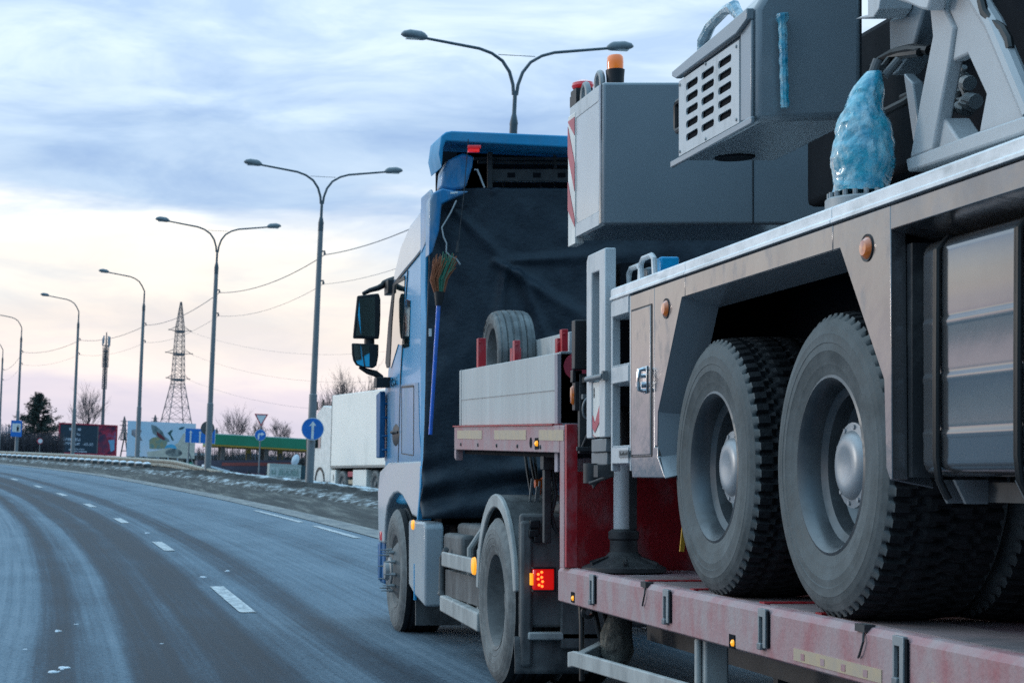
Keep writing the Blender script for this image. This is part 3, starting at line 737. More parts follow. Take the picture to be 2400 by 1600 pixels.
mb.tube([(CX + .1, yo1 - .02, 1.36), (CX + .0, yo1 + .02, 1.28), (CX + .02, yo1, 1.22), (CX + .04, yo1, 1.26)], .012)
mb.tube([(CX + .04, yo0 + .1, 1.28), (CX - .04, yo0 + .2, 1.24), (CX - .02, yo0 + .3, 1.25)], .010)
mb.build('hydraulic_block', m_soft, crane, bevel=.004)
# jack leg standing on the trailer deck
jx, jy = 2.71, 10.06
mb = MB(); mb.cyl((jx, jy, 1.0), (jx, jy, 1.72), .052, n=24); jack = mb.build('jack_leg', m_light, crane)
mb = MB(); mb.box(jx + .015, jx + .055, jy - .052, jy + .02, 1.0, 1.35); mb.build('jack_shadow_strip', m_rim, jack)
mb = MB(); mb.lathe([(.215, .778), (.215, .800), (.19, .812), (.10, .85), (.072, .88), (.070, .94), (.078, .95), (.078, .985), (.058, 1.0), (0, 1.0)], (jx, jy, 0), 'z', 28)
for k in range(6):
    a_ = k * math.pi / 3 + .3
    mb.bar((jx + .07 * math.cos(a_), jy + .07 * math.sin(a_), .85), (jx + .19 * math.cos(a_), jy + .19 * math.sin(a_), .812), .016, .03)
mb.build('jack_foot', m_soft, crane)
# lamp carriers at the crane's tail
c0 = RP(1342, 751, 10.0); c1 = RP(1388, 866, 10.0)
mb = MB(); mb.box(c0.x, c1.x + .3, 9.95, 10.02, c1.z, c0.z); mb.build('tail_shield', m_black, crane, bevel=.006)
c0 = RP(1337, 870, 10.05); c1 = RP(1359, 962, 10.05)
mb = MB(); mb.box(c0.x + .012, c1.x, 10.0, 10.06, c1.z, c0.z); mb.box(c0.x, c0.x + .05, 10.0, 10.05, c0.z - .06, c0.z + .005); tl = mb.build('tail_lamp_box', m_black, crane, bevel=.004)
mb = MB(); mb.lathe([(.0, -.012), (.016, -.008), (.02, .004)], (c0.x + .006, 10.03, c1.z + .08), 'x', 16)
for q in mb.v: q.z = c1.z + .08 + (q.z - c1.z - .08) * 2.6
mb.build('tail_lens', m_amber, tl)
c0 = RP(1360, 875, 9.98); c1 = RP(1384, 1062, 9.98)
mb = MB(); mb.box(c0.x, c1.x + .12, 9.99, 10.03, c1.z, c0.z); mb.box(c0.x + .01, c1.x, 9.93, 9.99, c0.z - .05, c0.z - .02)
mb.tube([(c0.x + .01, 9.98, c1.z + .03), (c0.x + .035, 9.96, c1.z + .1), (c0.x + .075, 9.95, c1.z + .16), (c0.x + .08, 9.94, c1.z + .24)], .008)
mb.box(c0.x - .02, c1.x + .1, 9.96, 9.985, c1.z + .012, c1.z + .035)
mb.build('tail_bracket', m_soft, crane, bevel=.003)
rc = RP(1377, 957, 9.93)
mb = MB(); mb.tube([(rc.x + .022 * math.cos(t * .3307), rc.y - .01 * math.sin(t * .3307), rc.z + .050 * math.sin(t * .3307)) for t in range(20)], .007, 8, cap=False)
mb.box(rc.x - .02, rc.x + .05, rc.y + .01, rc.y + .05, rc.z + .05, rc.z + .075); mb.build('towing_eye', m_galv, crane)
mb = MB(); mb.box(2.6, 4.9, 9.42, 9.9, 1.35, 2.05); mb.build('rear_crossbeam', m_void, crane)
# small grab handles standing on the deck edge
for u0, u1, v0, vt in ((1472, 1505, 650, 626), (1500, 1536, 635, 602)):
    x = CX + .10
    p0, p1 = SP(u0, v0, x), SP(u1, v0 - 12, x); top = SP((u0 + u1) / 2, vt, x).z
    mb = MB(); mb.tube([(x, p0.y, 2.19), (x, p0.y - .02, top - .02), (x, p0.y - .06, top), (x, p1.y + .06, top), (x, p1.y + .02, top - .02), (x, p1.y, 2.19)], .014)
    h = mb.build('grab_handle', m_light, crane)
    mb = MB(); mb.box(x + .03, x + .12, p1.y + .02, p1.y + .10, 2.189, top - .01); mb.build('handle_block', m_blue if u0 > 1490 else m_galv, h, bevel=.01)

# ---- superstructure: counterweight
CWX = 2.52
y0, y1 = 9.75, 10.42
zb, zt = 2.552, 3.276
mb = MB(); mb.box(CWX, 4.9, y0, y1, zb, zt); cw = mb.build('counterweight', m_grey, crane, bevel=.016, seg=3)
cg = SY(1404, CWX); cgl = SY(1352, CWX)
mb = MB(); mb.box(CWX - .005, CWX + .01, y0 + .06, y1, zb + .004, zb + .075); mb.box(CWX - .005, CWX + .01, y0 + .06, y1, zt - .085, zt - .004)
mb.box(CWX - .005, CWX + .01, y0 + .055, cg, zb + .075, zt - .085)
mb.build('side_frame', m_light, cw, bevel=.003)
mb = MB(); mb.box(CWX - .003, CWX + .008, cg, cgl, zb + .076, zt - .086); mb.build('side_inset', M('inset_satin', (.50, .51, .52), .28, nscale=2, c2=(.46, .46, .46), coat=.3, bump=.03, bscale=4), cw)
mb = MB(); mb.box(CWX - .008, CWX + .002, y0 + .03, y0 + .042, zb + .01, zt - .01); mb.box(CWX - .006, CWX + .002, y0 + .014, y0 + .022, zb + .01, zt - .01); mb.build('corner_trim', m_chrome, cw)
# striped warning board at its far corner
ys0, ys1 = cgl + .004, y1 + .03
mb = MB(); mb.prism([(CWX - .008, zb - .03), (CWX - .008, zt - .05), (CWX + .02, zt - .02), (CWX + .04, zt - .02), (CWX + .04, zb - .03)], 'y', ys0, ys1); sb = mb.build('striped_board', m_white, crane, bevel=.003)
mb = MB(); hz = .19
for k in range(3):
    z = zb + .07 + k * .30
    lo, hi = zb + .06, zt - .075
    pts = [(ys1 - .003, z + .10), (ys0 + .003, z - .12), (ys0 + .003, z - .12 + hz * .8), (ys1 - .003, z + .10 + hz * .8)]
    pts = [(p, min(hi, max(lo, q))) for p, q in pts]
    mb.prism(pts, 'x', CWX - .011, CWX - .0085)
mb.build('red_stripe', m_warnred, sb)
# lifting eyes, beacon and lamp on the counterweight
for yy in (9.93, 10.22):
    mb = MB(); mb.tube([(CWX + .03 + .0 * t, yy + .055 * math.cos(math.pi * t / 10), zt - .01 + .062 * math.sin(math.pi * t / 10) + .03) for t in range(11)], .017, 8)
    mb.cyl((CWX + .03, yy - .055, zt - .01), (CWX + .03, yy - .055, zt + .022), .017, n=8); mb.cyl((CWX + .03, yy + .055, zt - .01), (CWX + .03, yy + .055, zt + .022), .017, n=8)
    mb.build('lifting_eye', m_boxd, crane)
bx, by = 2.615, 9.87
mb = MB(); mb.lathe([(.043, zt - .002), (.045, zt + .05), (.048, zt + .085), (.043, zt + .088), (0, zt + .088)], (bx, by, 0), 'z', 24); bc = mb.build('beacon', m_black, crane)
mb = MB(); mb.lathe([(.041, zt + .0885), (.042, zt + .12), (.041, zt + .150), (.034, zt + .160), (0, zt + .163)], (bx, by, 0), 'z', 24)
mb.build('beacon_lens', M('beacon_orange', (.78, .16, .01), .2, coat=1, emit=((1, .25, .01), .22)), bc)
lp = RP(1366, 200, 10.36)
mb = MB(); mb.lathe([(0, -.028), (.055, -.018), (.062, -.004), (.058, .012), (.03, .026), (0, .03)], lp, 'z', 20)
for q in mb.v: q.x = lp.x + (q.x - lp.x) * .95
rl = mb.build('red_lamp', m_redlamp, crane)
mb = MB(); mb.box(lp.x - .05, lp.x + .04, 10.3, 10.42, lp.z - .05, lp.z - .026); mb.box(lp.x - .05, lp.x - .0, 10.3, 10.44, zt + .0, lp.z - .05); mb.build('lamp_base', m_black, rl)

# ---- engine hood with louvred grille
HX, hy0, hy1 = 2.52, 7.46, 8.41
zb = 2.652
mb = MB()
A = [(HX, hy0, zb), (HX, hy0, 3.09), (HX + .035, hy0, 3.15), (HX + .16, hy0, 3.29), (HX + .42, hy0, 3.31), (HX + .42, hy0, zb + .012)]
Bq = [(HX, hy1, zb), (HX, hy1, 3.055), (HX + .035, hy1, 3.10), (HX + .16, hy1, 3.20), (HX + .42, hy1, 3.22), (HX + .42, hy1, zb)]
mb.loft(A, Bq); hood = mb.build('engine_hood', m_grey, crane, bevel=.028, seg=3)
# louvre panel: a real sheet with 3 x 5 openings in front of a dark cavity
cols = [(8.297, 8.13), (8.083, 7.914), (7.862, 7.694)]
rows = [2.953, 2.90, 2.845, 2.789, 2.734]; hh = .0155
ye = sorted({7.60, 8.40} | {y for c in cols for y in c}); ze = sorted({2.672, 3.0} | {r + s * hh for r in rows for s in (-1, 1)})
mb = MB(); xs = HX - .012
def hole(yc, zc): return any(c[1] < yc < c[0] for c in cols) and any(abs(zc - r) < hh for r in rows)
pid = {}
def pv(y, z):
    if (y, z) not in pid: pid[(y, z)] = len(mb.v); mb.v.append(Vector((xs, y, z)))
    return pid[(y, z)]
for i in range(len(ye) - 1):
    for j in range(len(ze) - 1):
        if not hole((ye[i] + ye[i + 1]) / 2, (ze[j] + ze[j + 1]) / 2):
            mb.f.append((pv(ye[i], ze[j]), pv(ye[i], ze[j + 1]), pv(ye[i + 1], ze[j + 1]), pv(ye[i + 1], ze[j])))
lou = mb.build('louvre_panel', m_light, crane, smooth=0)
so = lou.modifiers.new('solid', 'SOLIDIFY'); so.thickness = .008; so.offset = 0
mb = MB()
for c in cols:
    for r in rows:                                   # rounded ends of each slot
        for yy, sgn in ((c[0], -1), (c[1], 1)):
            for zz in (-1, 1):
                p = [(yy, r + zz * hh)] + [(yy + sgn * hh * (1 - math.cos(t)), r + zz * hh * math.sin(t)) for t in (0, .5, 1.0, 1.3, 1.5707)]
                mb.prism(p, 'x', xs - .004, xs + .004)
mb.build('slot_corner', m_light, lou, smooth=0)
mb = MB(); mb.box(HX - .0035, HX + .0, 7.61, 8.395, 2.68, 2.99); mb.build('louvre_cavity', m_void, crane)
mb = MB(); mb.prism([(8.53, zb - .01), (8.53, zb + .02), (7.46, zb + .02), (7.46, zb - .01)], 'x', HX - .016, HX - .0)
mb.prism([(8.46, 3.035), (8.46, 3.055), (7.47, 3.095), (7.47, 3.05), (7.60, 3.022), (8.40, 3.012)], 'x', HX - .030, HX - .0)
mb.prism([(7.595, 2.675), (7.47, 2.66), (7.47, 3.05), (7.595, 3.022)], 'x', HX - .0125, HX - .0)
mb.build('hood_frame', m_grey, crane, bevel=.005)
hp = RP(1594, 235, 8.46)
mb = MB(); mb.tube([(HX + .012, 8.40, hp.z), (HX + .012, 8.51, hp.z), (HX + .012, 8.53, hp.z - .014), (HX + .012, 8.53, hp.z - .113), (HX + .012, 8.51, hp.z - .127), (HX + .012, 8.40, hp.z - .127)], .014, 8); mb.build('hood_handle', m_black, crane)
mb = MB(); mb.lathe([(0, zb - .006), (.080, zb - .006), (.085, zb - .001)], (2.715, 8.30, 0), 'z', 24); mb.build('drain_hole_shade', m_void, crane)  # black disc: the shade inside the open hole, put into colour
# wrapped rail on the hood's top and wrapped bar on its rear face
r0, r1 = SP(1652, 98, HX + .06), SP(1726, 36, HX + .06)
mb = MB(); mb.tube([(HX + .05, 8.30, 3.08), (HX + .05, 8.27, 3.15), (HX + .06, 8.20, 3.20), (HX + .06, 8.0, 3.215), (HX + .07, 7.93, 3.21), (HX + .08, 7.87, 3.15)], [.018, .026, .024, .022, .030, .02], 9); mb.build('wrapped_rail', m_clear, crane)
b0, b1 = RP(1832, 34, 7.43), RP(1838, 254, 7.43)
mb = MB(); n_ = 18
mb.tube([(b0.x + (b1.x - b0.x) * t / n_ + .001 * math.sin(t * 1.9), 7.42, b0.z + (b1.z - b0.z) * t / n_) for t in range(n_ + 1)], [.017 + .0018 * math.sin(t * 2.3) + (.007 if t < 2 else 0) for t in range(n_ + 1)], 9); mb.build('wrapped_bar', m_film, crane)

# ---- turntable, A-frame, boom foot
mb = MB(); mb.lathe([(.0, 2.181), (.72, 2.181), (.72, 2.28), (.66, 2.33), (0, 2.33)], (3.75, 7.6, 0), 'z', 48); mb.build('slewing_ring', m_soft, crane)
AX = 2.75
def APl(pts): 
    return [(SP(1800 + x / 2.8, y / 2.8, AX).y, SP(1800 + x / 2.8, y / 2.8, AX).z) for x, y in pts]
def plate_with_hole(name, outer, x0, x1, mat, bev=.008):
    mb = MB(); mb.prism(outer, 'x', x0, x1); return mb.build(name, mat, crane, bevel=bev)
m_afr = M('a_frame_grey', (.44, .45, .46), .42, nscale=4, c2=(.40, .41, .42), bump=.04, bscale=12)
plate_with_hole('a_frame_strut', APl([(1040, -60), (1060, 60), (1078, 240), (1000, 640), (930, 1040), (1078, 985), (1130, 690), (1185, 405), (1215, 180), (1165, 75), (1150, -60)]), AX, AX + .05, m_afr)
plate_with_hole('a_frame_strut', APl([(1170, -60), (1165, 75), (1215, 190), (1185, 405), (1285, 357), (1405, 620), (1357, 880), (1690, 770), (1420, 160), (1300, -60)]), AX + .012, AX + .058, m_afr)
plate_with_hole('a_frame_base', APl([(925, 1045), (1078, 985), (1360, 878), (1700, 762), (1760, 830), (1690, 880), (940, 1130)]), AX - .012, AX + .09, m_afr)
plate_with_hole('a_frame_gusset', APl([(1055, 990), (1110, 770), (1220, 935)]), AX + .02, AX + .11, m_afr)
# rolled edge along the outer strut
q = APl([(1300, -40), (1425, 165), (1672, 755)])
mb = MB(); mb.tube([(AX + .03, y, z) for y, z in q], .030, 10); mb.build('a_frame_edge', m_afr, crane)
# head of the frame (near-white in the light)
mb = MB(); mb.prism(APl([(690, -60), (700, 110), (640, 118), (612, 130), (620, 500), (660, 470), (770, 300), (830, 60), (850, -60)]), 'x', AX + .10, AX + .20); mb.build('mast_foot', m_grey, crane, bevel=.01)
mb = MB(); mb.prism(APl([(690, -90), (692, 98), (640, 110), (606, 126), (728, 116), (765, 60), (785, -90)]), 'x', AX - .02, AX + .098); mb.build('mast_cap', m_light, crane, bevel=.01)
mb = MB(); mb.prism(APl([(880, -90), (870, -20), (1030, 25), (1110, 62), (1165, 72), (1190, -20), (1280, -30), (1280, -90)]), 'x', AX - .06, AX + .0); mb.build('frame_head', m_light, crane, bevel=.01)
mb = MB(); mb.prism(APl([(775, 480), (835, 540), (905, 1040), (850, 1020)]), 'x', AX + .06, AX + .10)
mb.prism(APl([(850, 745), (1000, 690), (935, 1035), (905, 1040)]), 'x', AX + .07, AX + .12); mb.build('web_plate', m_grey, crane, bevel=.006)
mb = MB(); mb.box(3.35, 4.15, 1.5, 9.2, 2.56, 3.25); mb.box(3.30, 4.2, 1.5, 6.2, 3.25, 3.7); mb.build('boom', M('boom_shade_black', (.008, .011, .015), .85, nscale=4, spec=.1), crane, bevel=.03)  # near-black boom colour paints in the shade of the unlit interior
mb = MB(); mb.box(3.05, 3.30, 4.6, 7.2, 2.34, 3.9); mb.build('interior_shade_panel', m_void, crane)  # added black panel that stands for the interior's shade
mb = MB()
def hose(pts, r): mb.tube([SP(1800 + x / 2.8, y / 2.8, AX + .03 + dx) for x, y, dx in pts], r, 8)
hose([(690, 450, .0), (740, 400, .04), (830, 345, .06), (940, 322, .06), (1060, 330, .08)], .018)
hose([(760, 450, .0), (800, 395, .04), (880, 360, .06), (1000, 345, .06)], .016)
hose([(760, 740, .0), (820, 710, .02), (900, 670, .04), (1000, 600, .08)], .016)
hose([(880, 640, .05), (960, 605, .06), (1050, 590, .1)], .012)
mb.build('hydraulic_hose', m_hose, crane)
mb = MB()
hose([(1290, 440, .10), (1270, 480, .10), (1270, 560, .10), (1300, 630, .11), (1350, 640, .12)], .011)
hose([(1245, 590, .09), (1250, 640, .10), (1290, 660, .11)], .010)
for (x, y) in ((1270, 540), (1320, 700), (1290, 730), (1340, 680), (1300, 560)):
    p = SP(1800 + x / 2.8, y / 2.8, AX + .14); mb.cyl(p - Vector((0, .03, .0)), p + Vector((0, .03, .02)), .025, n=10)
mb.build('valve_block', m_boxd, crane)
mb = MB()
hose([(1400, 0, -.02), (1420, 80, -.02), (1470, 140, -.01), (1540, 190, 0), (1580, 260, 0), (1590, 320, 0)], .014)
mb.build('hose_end', m_hose, crane)
# film-wrapped swivel joint on a bolted flange
wx, wy = 2.628, 6.66
mb = MB()
rows = [(1262, 440, 792), (1200, 435, 800), (1050, 430, 822), (950, 434, 825), (850, 452, 800), (750, 487, 764), (650, 520, 752), (560, 570, 756), (490, 632, 756), (470, 650, 745)]
def wrow(y):
    for (y0, l0, r0), (y1, l1, r1) in zip(rows, rows[1:]):
        if y0 >= y >= y1:
            f = (y0 - y) / (y0 - y1); l, r_ = l0 + (l1 - l0) * f, r0 + (r1 - r0) * f
            c = RP(1800 + (l + r_) / 5.6, y / 2.8, wy); return c.x, c.z, (r_ - l) / 2 * (wy / F / 2.8)
nr, nn = 60, 72; ring = []
for i in range(nr + 1):
    y = 1261 - 790 * i / nr; cx_, cz_, rr = wrow(max(470.01, min(1261.9, y)))
    for k in range(nn):
        a_ = 2 * math.pi * k / nn; dx, dy = math.cos(a_), math.sin(a_)
        q = Vector((cx_ + rr * dx, wy + rr * dy, cz_))
        # wrapped film: overlapping bands and sharp crinkles
        band = .0035 * math.sin(cz_ * 46 + 1.2 * math.sin(a_ + 1))
        cr_ = abs(noise.noise(Vector((q.x * 20 + q.z * 9, q.y * 20, q.z * 17)))) * .010 + abs(noise.noise(Vector((q.x * 48, q.y * 48, q.z * 30 + q.x * 20)))) * .005
        f = 1 + (band - cr_ + .003) / max(rr, .03) * min(1, rr / .06)
        mb.v.append(Vector((cx_ + rr * dx * f, wy + rr * dy * f, cz_ + noise.noise(q * 25) * .004)))
for i in range(nr):
    for k in range(nn): mb.f.append((i * nn + k, i * nn + (k + 1) % nn, (i + 1) * nn + (k + 1) % nn, (i + 1) * nn + k))
mb.f.append(tuple(nr * nn + k for k in range(nn)))
mb.build('wrapped_swivel', m_film, crane, smooth=24)
mb = MB(); mb.lathe([(.0, 2.185), (.128, 2.185), (.128, 2.232), (.122, 2.238), (0, 2.238)], (wx, wy, 0), 'z', 36)
for k in range(20):
    a_ = 2 * math.pi * k / 20; mb.cyl((wx + .113 * math.cos(a_), wy + .113 * math.sin(a_), 2.238), (wx + .113 * math.cos(a_), wy + .113 * math.sin(a_), 2.257), .0085, n=6)
mb.build('swivel_flange', m_boxd, crane)
for dx in (-.004, .042):
    mb = MB(); mb.cyl((wx + .030 + dx, wy, 2.66), (wx + .050 + dx * 1.6, wy - .01, 2.715), .016, n=10); mb.build('hose_sleeve', m_signback, crane)
# crumbs of ice on the deck edge

mb = MB()
for (y, z) in ((7.63, 2.69), (7.63, 2.98), (8.02, 2.682), (8.02, 2.995), (8.38, 2.69), (8.38, 2.98)): mb.lathe([(0, -.006), (.006, -.005), (.008, .0)], (HX - .016, y, z), 'x', 8)
mb.build('screw', m_boxd, lou)
mb = MB(); mb.box(2.93, 2.934, hy0 - .002, hy0 + .01, zb + .02, 3.25); mb.build('rear_seam', m_black, hood)
mb = MB(); mb.box(3.28, 3.286, 9.747, 9.76, 2.56, 3.26); mb.build('plate_seam', m_black, cw)
# ================================================================ the lowbed trailer
TXL = 2.43
trailer = thing('lowbed_trailer', 'dusty red lowbed trailer with gooseneck carrying the crane', 'trailer', (3.75, 8.5, .5))
mb = MB(); mb.prism([(TXL, .61), (TXL, .768), (TXL + .018, .790), (TXL + .045, .794), (TXL + .10, .778), (TXL + .10, .60), (TXL + .02, .60)], 'y', 1.5, 10.33)
mb.build('side_beam', m_reddust, trailer, bevel=.003)
mb = MB(); mb.box(TXL + .101, 5.06, 1.5, 10.33, .66, .770); mb.build('deck', m_deck, trailer)
mb = MB(); mb.box(5.061, 5.16, 1.5, 10.33, .60, .792); mb.build('far_side_beam', m_red, trailer)
mb = MB(); mb.box(2.9, 3.1, 1.5, 10.3, .40, .659); mb.box(4.4, 4.6, 1.5, 10.3, .40, .659); mb.build('main_rail', m_soft, trailer)
# raised strips across the deck; their red also paints in the tail lamp's glow
mb = MB()
for y in (6.9, 7.5, 8.4, 9.1):
    mb.box(TXL + .14, 5.0, y, y + .06, .7705, .782)
mb.build('red_glow_cleat', m_red, trailer)
mb = MB(); mb.box(TXL + .16, 2.86, 5.2, 9.6, .7708, .776); mb.build('wheel_track', M('rubbed_deck', (.17, .15, .155), .6, nscale=5, c2=(.30, .22, .22)), trailer)
# stake pockets: proud plate, dark slot, small bracket
pk = None
for y in (9.57, 8.30, 7.08, 5.86, 4.6):
    mb = MB(); mb.prism([(y - .035, .642), (y - .035, .786), (y + .045, .786), (y + .045, .642), (y + .032, .642), (y + .032, .755), (y - .006, .755), (y - .006, .642)], 'x', TXL - .014, TXL + .002)
    p = mb.build('stake_pocket', m_boxd, trailer, bevel=.002)
    mb = MB(); mb.box(TXL - .003, TXL + .004, y - .005, y + .031, .66, .754); mb.box(TXL - .009, TXL - .002, y - .052, y - .0355, .645, .78); mb.build('pocket_slot', m_void, p)
    mb = MB(); mb.box(TXL - .022, TXL - .004, y - .004, y + .034, .634, .659); mb.build('pocket_latch', m_galv, p, bevel=.003)
# winch hooks and lashing rings
for u, v in ((1512, 1378), (2022, 1466)):
    c = SP(u, v, TXL)
    mb = MB(); mb.box(TXL - .006, TXL + .03, c.y - .03, c.y + .05, .774, .7985); mb.tube([(TXL - .004, c.y - .02, .775), (TXL - .010, c.y - .03, .745), (TXL - .010, c.y + .0, .70), (TXL - .006, c.y + .02, .69)], .004, 6)
    mb.build('lashing_ring', m_soft, trailer)
# amber side markers in cut-outs
for u, v, x, n in ((1345, 1399, TXL, 0), (1720, 1503, TXL, 0)):
    c = SP(u, v, x)
    mb = MB(); mb.box(x - .004, x + .004, c.y - .022, c.y + .045, c.z - .027, c.z + .027); lm = mb.build('marker_recess', m_void, trailer)
    mb = MB(); mb.lathe([(0, -.016), (.012, -.010), (.014, -.003)], (x, c.y - .006, c.z - .004), 'x', 14); mb.build('marker_lamp', m_amberlit, lm)
# reflective tape on the beam
for u0, u1, v in ((1862, 2068, 1540), (2185, 2330, 1600)):
    y0, y1 = SY(u1, TXL), SY(u0, TXL); z = .655
    mb = MB(); mb.box(TXL - .003, TXL + .001, y0, y1, .625, .668); tp = mb.build('reflective_tape', m_tape, trailer)
    for k in range(4):
        yy = y0 + (y1 - y0) * (.14 + .24 * k); mb = MB(); mb.box(TXL - .0045, TXL - .0032, yy, yy + .035, .632, .655); mb.build('worn_patch', m_reddust, tp)
# gooseneck: rear wall, post, upper beam, floor
mb = MB(); mb.box(TXL + .03, 5.0, 10.36, 10.42, .62, 1.30); mb.build('gooseneck_wall', m_red, trailer)
mb = MB(); mb.box(TXL + .02, 4.9, 10.43, 10.50, 1.30, 1.94); mb.build('headboard', M('headboard_lilac', (.33, .29, .33), .6, nscale=5, dirt_glint=((.4, .36, .38), .3, 6, (1, 1, .4))), trailer)
hb_c = RP(1342, 858, 10.42)
mb = MB(); mb.lathe([(0, -.004), (.075, -.004), (.075, .002)], (hb_c.x + .03, 10.4295, hb_c.z), 'y', 28); mb.build('red_disc', m_warnred, trailer)
mb = MB(); mb.prism([(10.16, .79), (10.16, 1.545), (10.25, 1.548), (10.25, .79)], 'x', TXL - .01, TXL + .055); mb.build('gooseneck_post', m_reddust, trailer, bevel=.004)
mb = MB(); mb.box(TXL - .006, TXL + .053, 10.12, 10.158, .795, 1.55); mb.build('post_face', m_red, trailer, bevel=.003)
gz = lambda y: 1.548 + (y - 10.25) * .0235
gb = lambda y: 1.402 + (y - 10.25) * .0195
mb = MB(); mb.prism([(10.26, gb(10.2)), (10.26, gz(10.26)), (13.36, gz(13.36)), (13.36, gb(13.36) + .0), (13.30, gb(13.3))], 'x', TXL - .01, TXL + .05)
mb.prism([(13.3, gb(13.3) - .075), (13.3, gb(13.3)), (13.36, gb(13.36)), (13.36, gb(13.36) - .055)], 'x', TXL - .01, TXL + .04)
gbm = mb.build('gooseneck_beam', m_reddust, trailer, bevel=.004)
mb = MB(); mb.box(TXL - .018, TXL + .04, 10.4, 13.38, 1.615, 1.622)
for q in mb.v: q.z = gz(q.y) + (q.z - 1.615) + .0005
mb.build('beam_lip', m_red, gbm)
mb = MB(); mb.prism([(10.2, gb(10.2) - .03), (10.2, gz(10.2) - .01), (13.3, gz(13.3) - .01), (13.3, gb(13.3) - .03)], 'x', TXL + .051, 5.0); mb.build('gooseneck_floor', m_void, trailer)
for u0, u1 in ((1076, 1134), (1163, 1238), (1268, 1326)):
    ya_, yb_ = SY(u1, TXL), SY(u0, TXL)
    mb = MB(); mb.prism([(ya_, gz(ya_) - .025), (yb_, gz(yb_) - .025), (yb_, gz(yb_) - .082), (ya_, gz(ya_) - .082)], 'x', TXL - .0125, TXL - .0098); mb.build('reflective_tape', m_tape, gbm)
c = SP(1259, 1039, TXL - .01)
mb = MB(); mb.box(TXL - .0135, TXL + .0, c.y - .05, c.y + .045, c.z - .032, c.z + .032); lm = mb.build('marker_recess', m_void, trailer)
mb = MB(); mb.lathe([(0, -.022), (.014, -.014), (.016, -.003)], (TXL - .01, c.y - .025, c.z), 'x', 14); mb.build('marker_lamp', m_amberlit, lm)
c = SP(1245, 1037, TXL - .01)
mb = MB(); mb.lathe([(0, -.003), (.03, -.003), (.03, .001)], (TXL - .01, c.y, c.z), 'x', 16); mb.build('cable_hole', m_void, gbm)
# aluminium boxes on the gooseneck
BX = 2.47
mb = MB(); mb.prism([(10.47, gz(10.47) + .008), (10.47, 1.951), (13.44, 2.016), (13.44, gz(13.44) + .008)], 'x', BX, BX + .17); bxo = mb.build('aluminium_locker', m_box, trailer, bevel=.004)
mb = MB(); mb.prism([(10.43, gz(10.47) + .008), (10.43, 1.953), (10.468, 1.953), (10.468, gz(10.47) + .008)], 'x', BX - .004, BX + .175); mb.build('locker_corner', m_boxd, bxo, bevel=.003); mb = MB()
mb.prism([(13.36, gz(13.4) + .008), (13.36, 2.018), (13.372, 2.018), (13.372, gz(13.4) + .008)], 'x', BX - .004, BX + .004)
mb.build('locker_corner', m_boxd, bxo, bevel=.003)
mb = MB(); mb.prism([(10.47, 1.745), (10.47, 1.750), (13.36, 1.81), (13.36, 1.805)], 'x', BX - .003, BX + .0); mb.build('panel_seam', m_boxd, bxo)
mb = MB(); mb.prism([(12.45, 2.0), (12.45, 2.213), (13.8, 2.235), (13.8, 2.0)], 'x', 3.0, 3.15); mb.build('drop_side_board', m_box, trailer, bevel=.004)
# red stakes
for (u0, u1, v0, v1, Y) in ((1121, 1140, 792, 868, 13.25), (1206, 1220, 797, 842, 12.6), (1200, 1222, 815, 846, 12.7), (1317, 1332, 771, 824, 12.3), (1306, 1318, 792, 824, 12.35)):
    p0, p1 = RP(u0, v0, Y), RP(u1, v1, Y)
    mb = MB(); mb.box(p0.x, p1.x, Y, Y + .06, 1.66, p0.z); mb.cyl((p0.x + .015, Y - .004, p0.z - .03), (p0.x + .015, Y + .01, p0.z - .03), .010, n=8)
    mb.build('stake', m_red, trailer, bevel=.004)
# legs and under-deck gear
for u in (1672,):
    p = RP(u, 1560, 8.0); mb = MB(); mb.box(p.x - .05, p.x + .05, 7.95, 8.05, .12, .60); mb.box(p.x - .075, p.x - .052, 7.98, 8.02, .12, .60); mb.cyl((p.x, 8.0, .06), (p.x, 8.0, .14), .12); mb.build('support_leg', m_guard, trailer, bevel=.01)
p = RP(1512, 1560, 8.6); mb = MB(); mb.box(3.0, 3.06, 8.58, 8.64, .2, .60); mb.build('under_strut', m_soft, trailer)
sg = MB(); a, b = RP(1338, 1545, 9.9), RP(1600, 1640, 7.6)
sg.prism([(7.6, b.z - .035), (7.6, b.z + .035), (9.9, a.z + .045), (10.0, a.z + .03), (10.0, a.z - .05), (9.9, a.z - .035)], 'x', TXL - .03, TXL + .0)
sg.bar((TXL + .0, 9.9, a.z), (2.8, 10.3, a.z + .1), .05, .06); sg.build('side_guard', m_guard, trailer, bevel=.006)
# hanging hose bundle and rags under the front of the bed
mb = MB()
for k in range(3):
    x = 2.56 + k * .05; mb.tube([(x, 10.1, .60), (x + .02, 10.05, .45), (x + .05 + .02 * k, 10.05, .36), (x + .09, 10.1, .45), (x + .1, 10.12, .6)], .014)
mb.tube([(2.50, 10.12, .60), (2.50, 10.1, .50), (2.50, 10.1, .20)], .014); mb.lathe([(.018, -.02), (.036, -.01), (.036, .012), (.018, .02)], (2.52, 10.05, .565), 'y', 14, close=True)
mb.build('air_hose', m_hose, trailer)
rag = tag(MB().lathe([(0, -.20), (.045, -.19), (.075, -.10), (.07, .0), (.055, .10), (.025, .16), (0, .17)], (2.66, 10.02, .46), 'z', 22).build('rag_bundle', M('dirty_sacking', (.22, .20, .165), .95, nscale=18, c2=(.09, .085, .075), bump=1, bscale=28)), 'pale dirty sacking bundle hanging beneath the trailer bed', 'rag')
for q in rag.data.vertices:
    q.co.x += noise.noise(q.co * 22) * .03; q.co.y += noise.noise(q.co * 22 + Vector((9, 0, 0))) * .03
